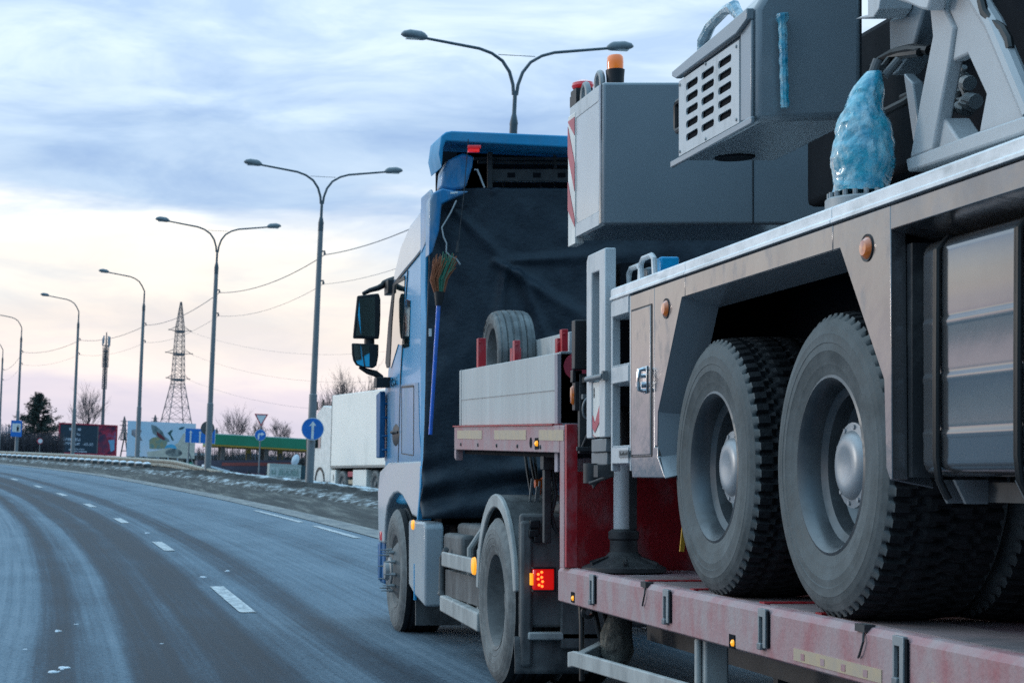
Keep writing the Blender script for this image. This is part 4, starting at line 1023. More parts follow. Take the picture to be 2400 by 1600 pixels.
# landing plate between cab and gooseneck
mb = MB(); mb.bar(RP(1282, 1078, 10.9), RP(1282, 1272, 10.9), .04, .05); mb.box(RP(1270, 1066, 10.9).x, RP(1302, 1066, 10.9).x, 10.86, 10.94, RP(0, 1100, 10.9).z, RP(0, 1068, 10.9).z)
mb.tube([RP(1296, 1100, 10.9), RP(1303, 1160, 10.9), RP(1292, 1205, 10.9), RP(1300, 1235, 10.9), RP(1315, 1258, 10.9)], .014)
mb.build('hose_stand', m_soft, trailer, bevel=.004)

# spare wheel standing on the gooseneck
spare = thing('spare_wheel', 'dusty grey spare wheel standing behind the aluminium locker', 'spare wheel', (2.745, 13.7, 1.80))
SR = .335
rim = make_wheel(spare, (2.745, 13.7, 2.125), SR, .215, .245, 'rib', (m_sidedust, m_sidedust, m_rimdust, m_rimdust), 'rear', name='rim')
for k, ch in enumerate('ANNA'):
    a_ = R(118 + 15 * k); rr = .285
    text_mesh('sidewall_letter', ch, .055, m_black, spare, T((2.733, 13.7 - rr * math.cos(a_), 2.125 + rr * math.sin(a_))) @ FACE_LEFT @ Matrix.Rotation(R(90) - a_ , 4, 'Z'), .001).parent = spare

# ================================================================ the blue tractor
tr = thing('tractor_unit', 'blue semi truck tractor with tall roof spoiler pulling the lowbed trailer', 'truck', (3.68, 14.5, 0))
KX = 2.45
CW = 4.89
# cab shell; the roof leans in towards the front
sec = [(14.62, 1.08), (14.62, 3.345), (14.95, 3.335), (15.5, 3.285), (15.95, 3.18), (16.3, 3.0), (16.55, 2.72), (16.80, 2.0), (16.92, 1.35), (16.92, 1.05), (15.9, 1.04), (15.2, 1.08)]
mb = MB(); mb.prism(sec, 'x', KX, CW); cab = mb.build('cab', m_blue, tr, bevel=.04, seg=3)
# roof half in silver-blue
sec2 = [(14.63, 2.70), (14.63, 3.352), (14.95, 3.342), (15.5, 3.292), (15.95, 3.188), (16.3, 3.008), (16.36, 2.93), (16.36, 2.88)]
yz = lambda u, v: (SP(u, v, KX).y, SP(u, v, KX).z)
m_silverblue = M('cab_roof_silver_blue', (.30, .40, .52), .22, metal=.3, nscale=2, c2=(.26, .36, .48), coat=.8, coat_r=.08)
mb = MB(); lo = [(16.36, 2.905), (15.8, 2.955), (15.2, 3.0), (14.64, 3.055)]
mb.prism([(14.64, 3.36), (14.95, 3.345), (15.5, 3.295), (15.95, 3.19), (16.3, 3.012), (16.36, 2.93)] + lo, 'x', KX - .006, KX + .5); roofs = mb.build('roof_side', m_silverblue, tr, bevel=.02)
mb = MB(); mb.prism([(16.39, 2.895), (14.64, 3.040), (14.64, 3.052), (16.39, 2.91)], 'x', KX - .009, KX + .003); mb.build('roof_seam', m_black, roofs)
# window with black frame
def side_poly(pts, x0, x1, name, mat, parent, bev=0):
    mb = MB(); mb.prism([yz(u, v) for u, v in pts], 'x', x0, x1); return mb.build(name, mat, parent, bevel=bev)
side_poly([(924, 665), (913, 757), (906, 850), (909, 862), (916, 858), (921, 760), (928, 668), (951, 655), (950, 646)], KX - .010, KX + .002, 'window_frame', m_black, tr)
win = side_poly([(929, 668), (950, 656), (946, 810), (935, 806), (918, 862), (916, 858), (921, 760)], KX - .006, KX + .002, 'door_window', m_glass, tr)
side_poly([(952, 700), (963, 704), (960, 812), (947, 816)], KX - .006, KX + .002, 'rear_window', m_glass, tr)
for pts in ([(956.5, 634), (957.3, 634), (941.3, 870), (935.3, 1085), (934.3, 1085), (940.3, 870)],):
    side_poly(pts, KX - .007, KX + .001, 'door_gap', m_black, tr)
for pts in ([(942, 905), (968, 902), (972, 903), (972, 907), (944, 909)], [(970.8, 905), (972.2, 905), (971.5, 1066), (970.2, 1066)], [(942.2, 907), (943.2, 907), (943.6, 1062), (942.6, 1062)], [(942.6, 1061), (971, 1065.5), (971, 1068), (942.6, 1063)]):
    side_poly(pts, KX - .006, KX + .001, 'locker_seam', m_black, tr)
# lower body dulled by road salt
low = side_poly([(905, 905), (982, 896), (984, 1010), (990, 1092), (903, 1080), (900, 990)], KX - .004, KX + .01, 'lower_side', m_lowblue, tr)
hz_ = SP(929.5, 1019, KX)
mb = MB(); mb.lathe([(0, -.008), (.11, -.008), (.12, -.003)], (KX, 0, 0), 'x', 20)
for q in mb.v: q.y = hz_.y + q.y * 1.7; q.z = hz_.z + q.z * .8
hd = mb.build('door_handle', m_black, tr)
mb = MB(); mb.tube([(KX - .01, hz_.y - .15, hz_.z + .02), (KX - .028, hz_.y - .1, hz_.z + .025), (KX - .028, hz_.y + .1, hz_.z + .025), (KX - .01, hz_.y + .15, hz_.z + .02)], .012); mb.build('handle_bar', m_soft, hd)
text_mesh('badge', 'TGX', .10, m_chrome, tr, T((KX - .008, SP(924, 897, KX).y, SP(924, 897, KX).z)) @ FACE_LEFT @ Matrix.Scale(2.2, 4, (1, 0, 0)), .004)
# black vent strip and rear fairing
ys_ = SY(990, KX)
mb = MB()
for k in range(30):
    z = SP(989, 925 - k * 9.4, KX).z
    mb.box(KX - .008, KX + .001, 14.82, 14.93, z - .012, z + .010)
mb.build('vent_strip', m_black, tr)
mb = MB()
mb.prism([(14.58, 1.34), (14.55, 1.6), (14.58, 2.0), (14.55, 2.45), (14.59, 2.72), (14.56, 3.06), (14.58, 3.30), (14.80, 3.34), (14.80, 1.36)], 'x', KX - .030, KX - .004); fr = mb.build('side_fairing', m_bluemat, tr, bevel=.01, seg=3)
mb = MB(); mb.prism([(14.29, 3.10), (14.29, 3.37), (14.36, 3.42), (14.75, 3.42), (14.75, 2.98)], 'x', KX - .036, KX - .008); mb.build('fairing_cap', m_blued, fr, bevel=.02)
# rear corner panel of the spoiler seen from behind
def rear_poly(pts, Y0, Y1, name, mat, parent, bev=0):
    mb = MB(); mb.prism([(RP(u, v, Y0).x, RP(u, v, Y0).z) for u, v in pts], 'y', Y0, Y1); return mb.build(name, mat, parent, bevel=bev)
rear_poly([(1038, 400), (1052, 375), (1085, 358), (1112, 366), (1108, 392), (1092, 440), (1060, 447), (1034, 440)], 14.34, 14.55, 'spoiler_cheek', m_blued, tr, .02)
rear_poly([(1008, 470), (1014, 452), (1038, 441), (1066, 447), (1100, 448), (1060, 466), (1036, 478), (1030, 540), (1015, 590), (1006, 600)], 14.28, 14.45, 'corner_fairing', m_blued, tr, .012)
# roof spoiler: top slab with turned-down lip and side flank
A = [RP(u, v, 14.25) for u, v in [(1028, 360), (1034, 318), (1046, 309), (1060, 306.5), (1340, 318), (1700, 330), (1752, 345), (1752, 380), (1738, 380), (1700, 366), (1340, 347), (1046, 331), (1040, 345), (1036, 395)]]
def fwd(p, y):
    return Vector((p.x, y, p.z + (y - 14.25) * .012))
mb = MB(); mb.loft(A, [fwd(p, 14.72) for p in A]); spo = mb.build('roof_spoiler', m_bluemat, tr, bevel=.012, seg=3)
side = [(14.20, 3.60), (14.22, 3.88), (14.5, 3.905), (16.1, 3.93), (16.25, 3.80), (15.3, 3.40), (14.6, 3.42)]
mb = MB(); mb.box(2.75, 4.6, 14.721, 16.0, 3.84, 3.88); mb.build('spoiler_top', m_bluemat, spo, bevel=.008)
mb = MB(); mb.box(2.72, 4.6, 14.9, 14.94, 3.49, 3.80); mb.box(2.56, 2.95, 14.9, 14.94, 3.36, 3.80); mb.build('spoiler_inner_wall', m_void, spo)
def rbox(u0, v0, u1, v1, Y, d, mb):
    a, b = RP(u0, v0, Y), RP(u1, v1, Y); mb.box(a.x, b.x, Y, Y + d, b.z, a.z)
mb = MB(); rbox(1150, 396, 1380, 425, 14.5, .05, mb); rbox(1143, 356, 1155, 452, 14.48, .02, mb); frm = mb.build('spoiler_frame', m_soft, tr, bevel=.004)
mb = MB()
for u in (1199, 1259, 1317): rbox(u - 9, 405, u + 9, 416, 14.497, .004, mb)
mb.build('frame_slot', m_void, frm)
mb = MB()
for (u0, v0, u1, v1) in ((1110, 372, 1340, 372), (1120, 380, 1340, 383), (1300, 350, 1302, 400), (1150, 452, 1090, 452)): mb.bar(RP(u0, v0, 14.6), RP(u1, v1 + .5, 14.6), .02)
mb.build('spoiler_strut', m_soft, tr)
mb = MB()
for (u, v) in ((1268, 452), (1300, 451), (1180, 452)): mb.bar(RP(u, 428, 14.7), RP(u + 6, v, 14.62), .016)
mb.build('roof_clip', m_black, tr)
mb = MB(); rbox(1097, 340, 1128, 348, 14.20, .03, mb); rl = mb.build('roof_marker_lamp', m_redlamp, tr, bevel=.005)
mb = MB(); rbox(1098, 349, 1124, 356, 14.19, .03, mb); mb.build('lit_lens', m_redlit, rl)
mb = MB(); rbox(1057, 450, 1067, 454, 14.24, .02, mb); rbox(1068, 449, 1073, 453, 14.24, .02, mb); mb.build('corner_reflector', m_signwhite, tr)
# tarp over the back of the cab
def tarp(a, b):
    u = 1004 + (1790 - 1004) * a; v = 444 + (1214 - 444) * b
    left = 1004
    if v < 490: left = 1004 + max(0, (482 - v)) * .9 + 30
    if v > 600: left = 1004 - (v - 600) / 610 * 20
    u = max(u, left) if a < .08 else u
    u = left + (1790 - left) * a
    p = RP(u, v, 14.52)
    x, z = p.x, p.z
    d = .018 * noise.noise(Vector((x * 2.2, 0, z * 1.6)))
    # creases running from tie points, and sagging swags low down
    for (tx, tz, ang, amp) in ((3.08, 2.83, -1.15, .03), (3.0, 2.86, -1.7, .03), (2.9, 2.9, -.55, .028), (3.05, 2.9, .05, .022), (2.6, 3.3, -.8, .02), (2.9, 3.4, 1.0, .012)):
        dx, dz = x - tx, z - tz
        s = dx * math.cos(ang) + dz * math.sin(ang); t = -dx * math.sin(ang) + dz * math.cos(ang)
        if s > 0: d += amp * math.exp(-(t / (.02 + .05 * s)) ** 2) * math.exp(-s / 1.2)
    w = smooth01((1.55 - z) / .35)
    d += w * .055 * math.sin(26 * (z + .16 * (x - 3.0) ** 2 - .1 * x)) * (.5 + .5 * noise.noise(Vector((x * 2, z, 2))))
    d += .010 * noise.noise(Vector((x * 9, 3, z * 5)))
    return (x, 14.46 - d * 1.7, z)
mb = MB(); mb.grid(tarp, 110, 130); tp = mb.build('cab_cover', m_tarp, tr, smooth=80, recalc=False)
sm = tp.modifiers.new('solid', 'SOLIDIFY'); sm.thickness = .012; sm.offset = 1
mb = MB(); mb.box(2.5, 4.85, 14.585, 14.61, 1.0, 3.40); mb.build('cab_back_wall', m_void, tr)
mb = MB(); rbox(1006, 770, 1012, 788, 14.42, .01, mb); mb.build('tarp_label', m_signwhite, tr)
# whip aerial and loose cord in front of the cover
mb = MB(); a, b = RP(1073, 586, 14.25), RP(1098, 326, 14.25); mb.tube([a, a + (b - a) * .5 + Vector((.006, 0, 0)), b], .0035, 6)
mb.cyl(RP(1072, 592, 14.25), RP(1074, 564, 14.25), .014, .008, 10); mb.build('whip_aerial', m_soft, tr)
mb = MB(); mb.tube([RP(u, v, 14.26) for u, v in ((1070, 470), (1056, 500), (1036, 533), (1040, 555), (1047, 570), (1046, 590), (1056, 601), (1070, 607), (1079, 620))], .006, 6)
mb.tube([RP(u, v, 14.30) for u, v in ((1112, 398), (1119, 398), (1125, 412), (1131, 428), (1136, 440))], .007, 6); mb.build('loose_cord', M('grey_cord', (.42, .44, .45), .8), tr)

# mirrors
MYP = 16.55
def mirror(uv, depth, name):
    pts = [RP(u, v, MYP) for u, v in uv]
    c = sum(pts, Vector()) / len(pts)
    mb = MB(); mb.loft([p for p in pts], [c + (p - c) * .86 + Vector((0, depth, 0)) for p in pts]); h = mb.build(name, m_black, tr, bevel=.012)
    g = [c + (p - c) * .86 + Vector((.004, -.004, 0)) for p in pts]
    g = [p + Vector((0, -.0 + (p.x - c.x) * .10, 0)) for p in g]
    mb = MB(); n = len(g); mb.add(g, [tuple(range(n))]); mb.add([p + Vector((0, .003, 0)) for p in g], [tuple(range(n))[::-1]])
    mb.build('mirror_glass', m_mirror, h, smooth=0)
    return h
mirror([(837, 692), (889, 686), (893, 700), (893, 740), (891, 780), (889, 795), (827, 794), (829, 770)], .10, 'main_mirror')
mirror([(824, 803), (889, 806), (888, 835), (884, 856), (876, 863), (850, 861), (835, 856), (828, 845), (825, 830)], .09, 'wide_mirror')
mb = MB()
mb.tube([RP(u, v, MYP + .06) for u, v in ((850, 689), (868, 680), (886, 675), (896, 670), (900, 664), (912, 660), (928, 655))], [.018, .022, .026, .028, .028, .034, .034], 8)
p = RP(914, 663, MYP - .1); mb.box(p.x - .02, p.x + .07, MYP - .12, MYP + .1, p.z - .09, p.z + .03)
mb.build('mirror_arm', m_black, tr, bevel=.008); mb = MB()
mb.cyl(RP(866, 794, MYP + .06), RP(866, 806, MYP + .06), .045)
mb.build('mirror_joint', m_black, tr); mb = MB()
mb.tube([RP(u, v, MYP + .06) for u, v in ((842, 860), (862, 870), (880, 875), (892, 884), (895, 894), (898, 900))], [.014, .026, .03, .03, .03, .035], 8)
p = RP(891, 893, MYP); mb.box(p.x - .03, p.x + .16, MYP, MYP + .16, p.z - .05, p.z + .035)
mb.build('mirror_arm', m_black, tr, bevel=.008)
# dark aero blade ahead of the door edge
mb = MB(); mb.prism([(16.95, 1.44), (16.75, 1.44), (16.72, 1.85), (16.72, 2.02), (16.95, 2.0)], 'x', KX - .07, KX - .02)
for z in (1.5, 1.62, 1.78, 1.9): mb.box(KX - .05, KX + .0, 16.72, 16.76, z, z + .02)
mb.build('corner_deflector', m_deepblue, tr, bevel=.01)
# front fender bulge with wheel arch
FX = 2.395
WY, WX, WR = 15.72, 2.36, .51
fp = [(914, 1083), (997, 1094), (992, 1140), (986, 1180), (983, 1213), (966, 1206)]
outer = [yz(u, v) for u, v in fp]
archp = []
ac = (WY, .76 - .0); ar = .60
for k in range(13):
    t = R(28) + (R(195) - R(28)) * k / 12
    archp.append((ac[0] - ar * math.cos(t), .78 + ar * math.sin(t)))
front = [(16.92, .62), (16.95, .70), (16.95, 1.12), (16.85, 1.22), (16.6, 1.28)]
sp = [(14.60, 1.40), (14.58, 1.347), (14.64, 1.18), (14.76, .95), (15.06, .97), (15.20, 1.02), (15.54, 1.118), (15.80, 1.145), (16.05, 1.13), (16.26, 1.08), (16.42, 1.01), (16.52, .90), (16.56, .70), (16.92, .70), (16.95, 1.15), (16.86, 1.32), (16.6, 1.40)]
mb = MB(); mb.loft([Vector((FX + (.045 if z > 1.33 else 0), y, z)) for y, z in sp], [Vector((FX + .22, y, z)) for y, z in sp]); fen = mb.build('front_fender', m_bluelow, tr, bevel=.018, seg=3)
mb = MB(); mb.prism([(14.64, 1.36), (14.56, 1.34), (14.61, 1.17), (14.74, .94), (14.79, .94), (14.67, 1.18)], 'x', FX - .006, FX + .10); mb.build('fender_edge', m_bluemat, fen, bevel=.006)
mb = MB(); mb.box(FX + .0, FX + .06, 16.84, 16.97, .36, .70); mb.box(FX + .02, 4.9, 16.7, 16.99, .34, .95); mb.build('front_bumper', m_deepblue, tr, bevel=.02)
mb = MB(); mb.box(FX - .012, FX + .006, 16.70, 16.78, .72, .80); mb.build('fender_lamp', m_redlamp, fen, bevel=.01)
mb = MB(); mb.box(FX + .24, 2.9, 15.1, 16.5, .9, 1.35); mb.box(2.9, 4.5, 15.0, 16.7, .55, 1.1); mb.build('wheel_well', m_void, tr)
tm = (m_sidedust, m_tread, m_rimdust, m_boxd)
sw = make_wheel(tr, (WX, WY, .51), WR, .292, .34, 'rib', tm, 'front')
dup_wheel(sw, tr, (4.98, WY, .51), mirror=True)
dw = make_wheel(tr, (2.385, 11.8, .515), .515, .292, .32, 'rib', (m_sidedust, m_tread, m_rimdust, m_rimdust), 'rear')
dup_wheel(dw, tr, (2.385 + .33, 11.8, .515)); dup_wheel(dw, tr, (4.95, 11.8, .515), mirror=True)
# side skirt, steps, tanks between the axles
mb = MB(); mb.prism([(14.40, .30), (14.40, .90), (14.44, .935), (15.16, .935), (15.16, .42), (14.9, .36)], 'x', 2.385, 2.53); sk = mb.build('step_fairing', m_bluelow, tr, bevel=.02)
mb = MB(); mb.box(2.383, 2.40, 14.86, 14.90, .32, .60); mb.build('fairing_stripe', m_blue, sk)
c = SP(965, 1229, 2.38); mb = MB(); mb.lathe([(0, -.016), (.035, -.010), (.04, .004)], (2.385, c.y - .05, c.z), 'x', 16)
for q in mb.v: q.y = c.y - .05 + (q.y - c.y + .05) * 1.5
mb.build('side_marker', m_amberlit, tr)
p0, p1 = RP(974, 1412, 14.9), RP(1040, 1470, 14.9)
mb = MB(); mb.box(p0.x, p0.x + .35, 14.88, 14.91, p1.z + .02, .62); mb.build('front_mud_flap', m_plast, tr)
mb = MB(); mb.box(2.62, 2.86, 13.2, 14.35, .52, .93); mb.box(2.50, 2.62, 13.55, 14.25, .62, .86); mb.build('battery_box', m_plast, tr, bevel=.03)
mb = MB(); mb.cyl((2.78, 12.55, .60), (2.78, 13.5, .60), .20, n=24); mb.cyl((2.68, 12.45, .36), (2.68, 14.0, .36), .12, n=20); mb.build('air_tank', m_guard, tr)
mb = MB()
for y in (12.85, 13.2): mb.tube([(2.50, y, .30), (2.50, y, .78), (2.58, y, .90), (2.75, y, .95)], .022)
mb.build('tank_hoop', m_guard, tr)
a, b = SP(1032, 1308, 2.42), SP(1112, 1322, 2.42)
mb = MB(); mb.box(2.415, 2.445, 12.55, 13.85, .63, .735); mb.bar((2.43, 13.7, .68), (2.8, 13.75, .70), .05); mb.build('side_rail', m_guard, tr, bevel=.01)
c = SP(1110, 1312, 2.405); mb = MB(); mb.lathe([(0, -.02), (.055, -.012), (.06, .004)], (2.41, 12.58, .69), 'x', 16); mb.build('side_marker', m_amberlit, tr)
mb = MB(); mb.prism([(12.55, .26), (12.55, .385), (13.95, .415), (13.95, .30)], 'x', 2.42, 2.5); mb.build('lower_rail', m_guard, tr, bevel=.012)
mb = MB(); mb.box(2.47, 2.9, 12.5, 14.0, .41, .60); mb.tube([(2.46, 13.9, .75), (2.45, 14.02, .68), (2.45, 14.05, .45), (2.45, 14.02, .42), (2.45, 14.1, .42)], .022); mb.build('exhaust_box', m_plast, tr, bevel=.02)
mb = MB(); mb.box(3.25, 3.35, 10.9, 15.5, .75, 1.0); mb.box(4.05, 4.15, 10.9, 15.5, .75, 1.0); mb.box(2.9, 4.6, 11.2, 12.6, .98, 1.08); mb.box(2.9, 4.5, 12.4, 14.5, .55, .97); mb.build('chassis_frame', m_soft, tr)
# rear mudguard: arched shell with a rolled outer flange and a back wall carrying the lamp
mb = MB(); n_ = 20; gr0, gr1 = .575, .60
def gp(t, r): return (11.8 - r * math.cos(t), .515 + r * math.sin(t) * 1.08)
ts = [R(8) + (R(176) - R(8)) * k / n_ for k in range(n_ + 1)]
outl = [gp(t, gr1) for t in ts] + [gp(t, gr0) for t in reversed(ts)]
mb.prism(outl, 'x', 2.40, 2.86); gd = mb.build('rear_mudguard', m_plast, tr, bevel=.008)
mb = MB(); outl = [gp(t, gr1 + .005) for t in ts] + [gp(t, gr0 - .045) for t in reversed(ts)]
mb.prism(outl, 'x', 2.385, 2.415); mb.build('guard_flange', m_guard, gd, bevel=.008)
mb = MB(); mb.box(2.40, 3.2, 11.14, 11.19, .40, 1.06); mb.box(2.40, 2.47, 11.12, 11.2, .17, 1.02)
mb.box(2.62, 3.2, 11.12, 11.4, 1.06, 1.13); rb = mb.build('guard_back', m_plast, tr, bevel=.02)
mb = MB(); mb.box(2.63, 2.92, 11.10, 11.14, .28, .72); mb.build('lamp_panel', m_plast, tr, bevel=.01)
c0, c1 = RP(1251, 1331, 11.05), RP(1300, 1383, 11.05)
mb = MB(); mb.box(c0.x, c1.x, 11.05, 11.10, c1.z, c0.z); tlm = mb.build('tail_lamp', m_redlit, tr, bevel=.012)
mb = MB()
for (u, v) in ((1262, 1345), (1270, 1340), (1262, 1356), (1270, 1352), (1272, 1362), (1264, 1370), (1271, 1373)):
    p = RP(u, v, 11.05); mb.lathe([(0, -.006), (.006, -.005), (.008, .001)], (p.x, 11.049, p.z), 'y', 10)
mb.build('led', m_redled, tlm)
mb = MB()
for (za, zb_) in ((c0.z - .004, c0.z + .006), (c1.z - .006, c1.z + .004)): mb.box(c0.x - .004, c1.x + .006, 11.040, 11.10, za, zb_)
mb.box(c1.x - .003, c1.x + .006, 11.040, 11.10, c1.z + .0045, c0.z - .0045); mb.build('lamp_housing', m_black, tlm)
mb = MB(); mb.box(c0.x - .012, c0.x - .001, 11.055, 11.10, c1.z + .03, c0.z - .03); mb.build('amber_edge', m_amberlit, tlm)
mb = MB()
for (u, v) in ((1252, 1228), (1262, 1262), (1250, 1250)): p = RP(u, v, 11.13); mb.box(p.x - .03, p.x + .03, 11.10, 11.14, p.z - .02, p.z + .025)
mb.build('guard_clip', m_black, rb, bevel=.006)
p0, p1 = RP(1206, 1490, 11.16), RP(1378, 1577, 11.16)
def flap(a, b): return (p0.x + (p1.x - p0.x) * a, 11.16 - .02 * math.sin(b * 2) + .01 * noise.noise(Vector((a * 4, b * 3, 0))), p0.z + (p1.z - p0.z) * b)
mb = MB(); mb.grid(flap, 12, 8); fo = mb.build('mud_flap', m_plast, tr, smooth=80); q = fo.modifiers.new('s', 'SOLIDIFY'); q.thickness = .012
mb = MB(); mb.box(2.44, 2.95, 11.10, 11.17, .33, .375); mb.build('flap_rail', m_guard, tr, bevel=.01)
# coiled air lines between cab and trailer
mb = MB()
for (u, k) in ((1268, 0), (1276, 1)):
    mb.tube([RP(u + 6 * math.cos(t * 1.2), 1130 + t * 2.6, 12.3) + Vector((0, .03 * math.sin(t * 1.2), 0)) for t in range(44)], .007, 6)
mb.build('coiled_air_line', m_hose, tr)
mb = MB(); mb.tube([RP(1262, 1185, 12.2), RP(1266, 1130, 12.2), RP(1276, 1118, 12.2), RP(1288, 1122, 12.2)], .012); mb.build('orange_air_line', M('orange_hose', (.70, .13, .02), .4), tr)
mb = MB(); p = RP(1265, 1133, 12.15); mb.lathe([(0, -.03), (.026, -.03), (.03, 0), (.026, .03), (0, .03)], p, 'x', 14); mb.build('line_coupling', M('orange_hose', (.7, .13, .02)), tr)

# the broom tied against the cover
broom = thing('broom', 'upturned broom with blue handle and orange green bristles tied behind the cab', 'broom', RP(1010, 1020, 14.2))
a, b = RP(1009, 1018, 14.22), RP(1028, 716, 14.22)
mb = MB(); mb.cyl(a, b, .014, .016, 14); mb.build('handle', M('broom_handle_blue', (.012, .15, .66), .4, coat=.2, dirt_glint=((.10, .14, .22), .3, 30, (1, 1, .3))), broom)
mb = MB(); mb.tube([RP(1028, 716, 14.22), RP(1029, 704, 14.22), RP(1030, 684, 14.22)], [.022, .030, .040], 14); mb.build('ferrule', m_black, broom)
mo, mg = M('bristle_orange', (.36, .12, .05), .6, nscale=30), M('bristle_green', (.04, .21, .13), .6, nscale=30)
for nm, mt, rng, cnt in (('bristles', mo, lambda: random.choice((random.uniform(-1, -.15), random.uniform(.4, 1))), 130), ('bristles', mg, lambda: random.uniform(-.15, .75), 80)):
    mb = MB()
    for _ in range(cnt):
        f = rng(); f0 = f * 12; u1 = 1045 + f * 26 - 2; v1 = 604 + random.uniform(-6, 16) + abs(f) * 6
        yj = random.uniform(-.04, .04)
        p0 = RP(1030 + f0, 685, 14.22) + Vector((0, yj * .4, 0)); pm = RP(1032 + f * 20 - 3, 655, 14.22) + Vector((0, yj, 0)); p1 = RP(u1 + random.uniform(-7, 7), v1 + random.uniform(-9, 6), 14.22) + Vector((0, yj * 1.6, 0))
        mb.tube([p0, pm, p1], .0028, 4)
    mb.build(nm, mt, broom)

mb = MB(); mb.bar(RP(1604, 1230, 9.2), RP(1598, 1292, 9.2), .012, .02); mb.build('lashing_strap', M('strap_yellow', (.60, .36, .03), .6), trailer)

mb = MB()
for i, (a, b) in enumerate((((1240, 1040), (1300, 1120)), ((1228, 1035), (1296, 1150)), ((1250, 1030), (1306, 1100)))):
    p, q = RP(a[0], a[1], 13.6), RP(b[0], b[1], 11.0)
    mb.tube([p.lerp(q, t / 12) - Vector((0, 0, (.25 + .06 * i) * 4 * (t / 12) * (1 - t / 12))) for t in range(13)], .011, 6)
mb.build('air_line', m_hose, tr)
mb = MB()
for y in (10.7, 11.3, 11.9, 12.5, 13.1):
    mb.lathe([(0, -.008), (.010, -.007), (.013, 0)], (TXL - .010, y, gz(y) - .12), 'x', 8)
mb.build('bolt_head', m_soft, gbm)
mb = MB()
for (u, v) in ((1240, 1160), (1258, 1166), (1252, 1178)): p = RP(u, v, 11.6); mb.bar(p - Vector((.0, 0, .10)), p + Vector((.02, 0, .10)), .012)
mb.build('air_bracket', m_galv, tr)
# ================================================================ street lamps and cables
LEAN = R(2.6)
m_arm = M('lamp_arm_paint', (.07, .10, .12), .45, nscale=5)
ARM = [(0.03, 0), (.05, .20), (.13, .45), (.28, .66), (.50, .80), (.75, .88), (1.87, 1.03)]
def lamp_head(parent, sx, name='lamp_head'):
    mb = MB()
    x0, z0 = 1.80 * sx, 8.12 + .985
    secs = [(0, .06, .05), (.06, .11, .10), (.12, .115, .125), (.34, .13, .125), (.47, .10, .08), (.52, .04, .025)]
    rings = []
    for d, w, h in secs:
        rings.append([Vector((x0 + sx * d, w * math.cos(t) * .9, z0 + .04 + .10 * d + h * math.sin(t) * (1 if math.sin(t) > 0 else .45))) for t in [2 * math.pi * k / 12 for k in range(12)]])
    b = len(mb.v)
    for r in rings: mb.v += r
    for i in range(len(rings) - 1):
        for k in range(12): mb.f.append((b + i * 12 + k, b + i * 12 + (k + 1) % 12, b + (i + 1) * 12 + (k + 1) % 12, b + (i + 1) * 12 + k))
    mb.f.append(tuple(b + k for k in range(12))); mb.f.append(tuple(b + (len(rings) - 1) * 12 + k for k in range(12)))
    h = mb.build(name, m_lampgrey, parent, local=True, smooth=50)
    mb = MB(); mb.box(min(x0 + sx * .14, x0 + sx * .42), max(x0 + sx * .14, x0 + sx * .42), -.07, .07, z0 + .010, z0 + .028); mb.build('lens', M('lamp_lens', (.30, .33, .34), .2, coat=.5), h, local=True)
    return h
def lamp(double, label, loc, yaw=0, group='street lamps along the median'):
    t = thing('street_lamp', label, 'street lamp', loc, (0, LEAN, yaw), group)
    mb = MB(); mb.lathe([(.125, -.8), (.118, 2.6), (.096, 2.62), (.074, 7.45)], (0, 0, 0), 'z', 14); mb.build('pole', m_galv, t, local=True)
    mb = MB(); mb.lathe([(.070, 7.3), (.078, 7.34), (.078, 7.52), (.085, 7.55), (.05, 7.72), (.042, 7.74), (.040, 8.2), (0, 8.2)], (0, 0, 0), 'z', 14); mb.build('collar', m_arm, t, local=True)
    for s in ((-1, 1) if double else (-1,)):
        mb = MB(); pth = [(s * x * (1 if double else (1 if x > .06 else 0)), 0, 8.12 + z) for x, z in ARM]
        mb.tube(pth, [.034, .034, .034, .032, .03, .03, .027], 10); mb.build('arm', m_arm, t, local=True)
        lamp_head(t, s)
    if double:
        mb = MB(); mb.tube([(-.37, 0, 8.15 + .75), (.37, 0, 8.15 + .75)], .007, 6); mb.build('brace', m_arm, t, local=True)
    mb = MB()
    for z in (6.75, 5.9):
        mb.box(.06, .16, -.02, .02, z - .02, z + .02); mb.lathe([(.0, -.06), (.035, -.05), (.035, .0), (.02, .03), (0, .03)], (.15, 0, z - .05), 'z', 8)
    mb.build('insulator', m_arm, t, local=True)
    return t
POLES = [
    (True, 'near double arm street lamp rising behind the blue cab roof', (7.72, 38, .72)),
    (True, 'double arm street lamp carrying the round blue arrow sign', (5.86, 55.5, 1.06)),
    (True, 'double arm street lamp right in front of the lattice pylon, round sign back behind it', (3.67, 70, 1.36)),
    (False, 'single arm street lamp in front of the pale billboard', (1.5, 94.7, 2.13)),
    (False, 'single arm street lamp in front of the red framed billboard', (-2.0, 113, 2.70)),
    (False, 'single arm street lamp carrying the blue square sign', (-6.2, 132, 3.23)),
    (False, 'farthest single arm street lamp at the left edge of the photo', (-9.0, 160, 3.55)),
]
lamps = [lamp(d, l, p, yaw=0.04 + .03 * i) for i, (d, l, p) in enumerate(POLES)]
bpy.context.view_layer.update()
def attach(i, z): return lamps[i].matrix_world @ Vector((.15, 0, z - .1))
m_wire = M('cable_grey', (.16, .17, .19), .6)
labs = ['behind the cab roof to the blue arrow sign lamp', 'from the blue arrow sign lamp to the pylon side lamp', 'from the pylon side lamp to the pale billboard lamp', 'from the pale billboard lamp to the red billboard lamp', 'from the red billboard lamp to the blue square sign lamp', 'from the blue square sign lamp to the farthest lamp']
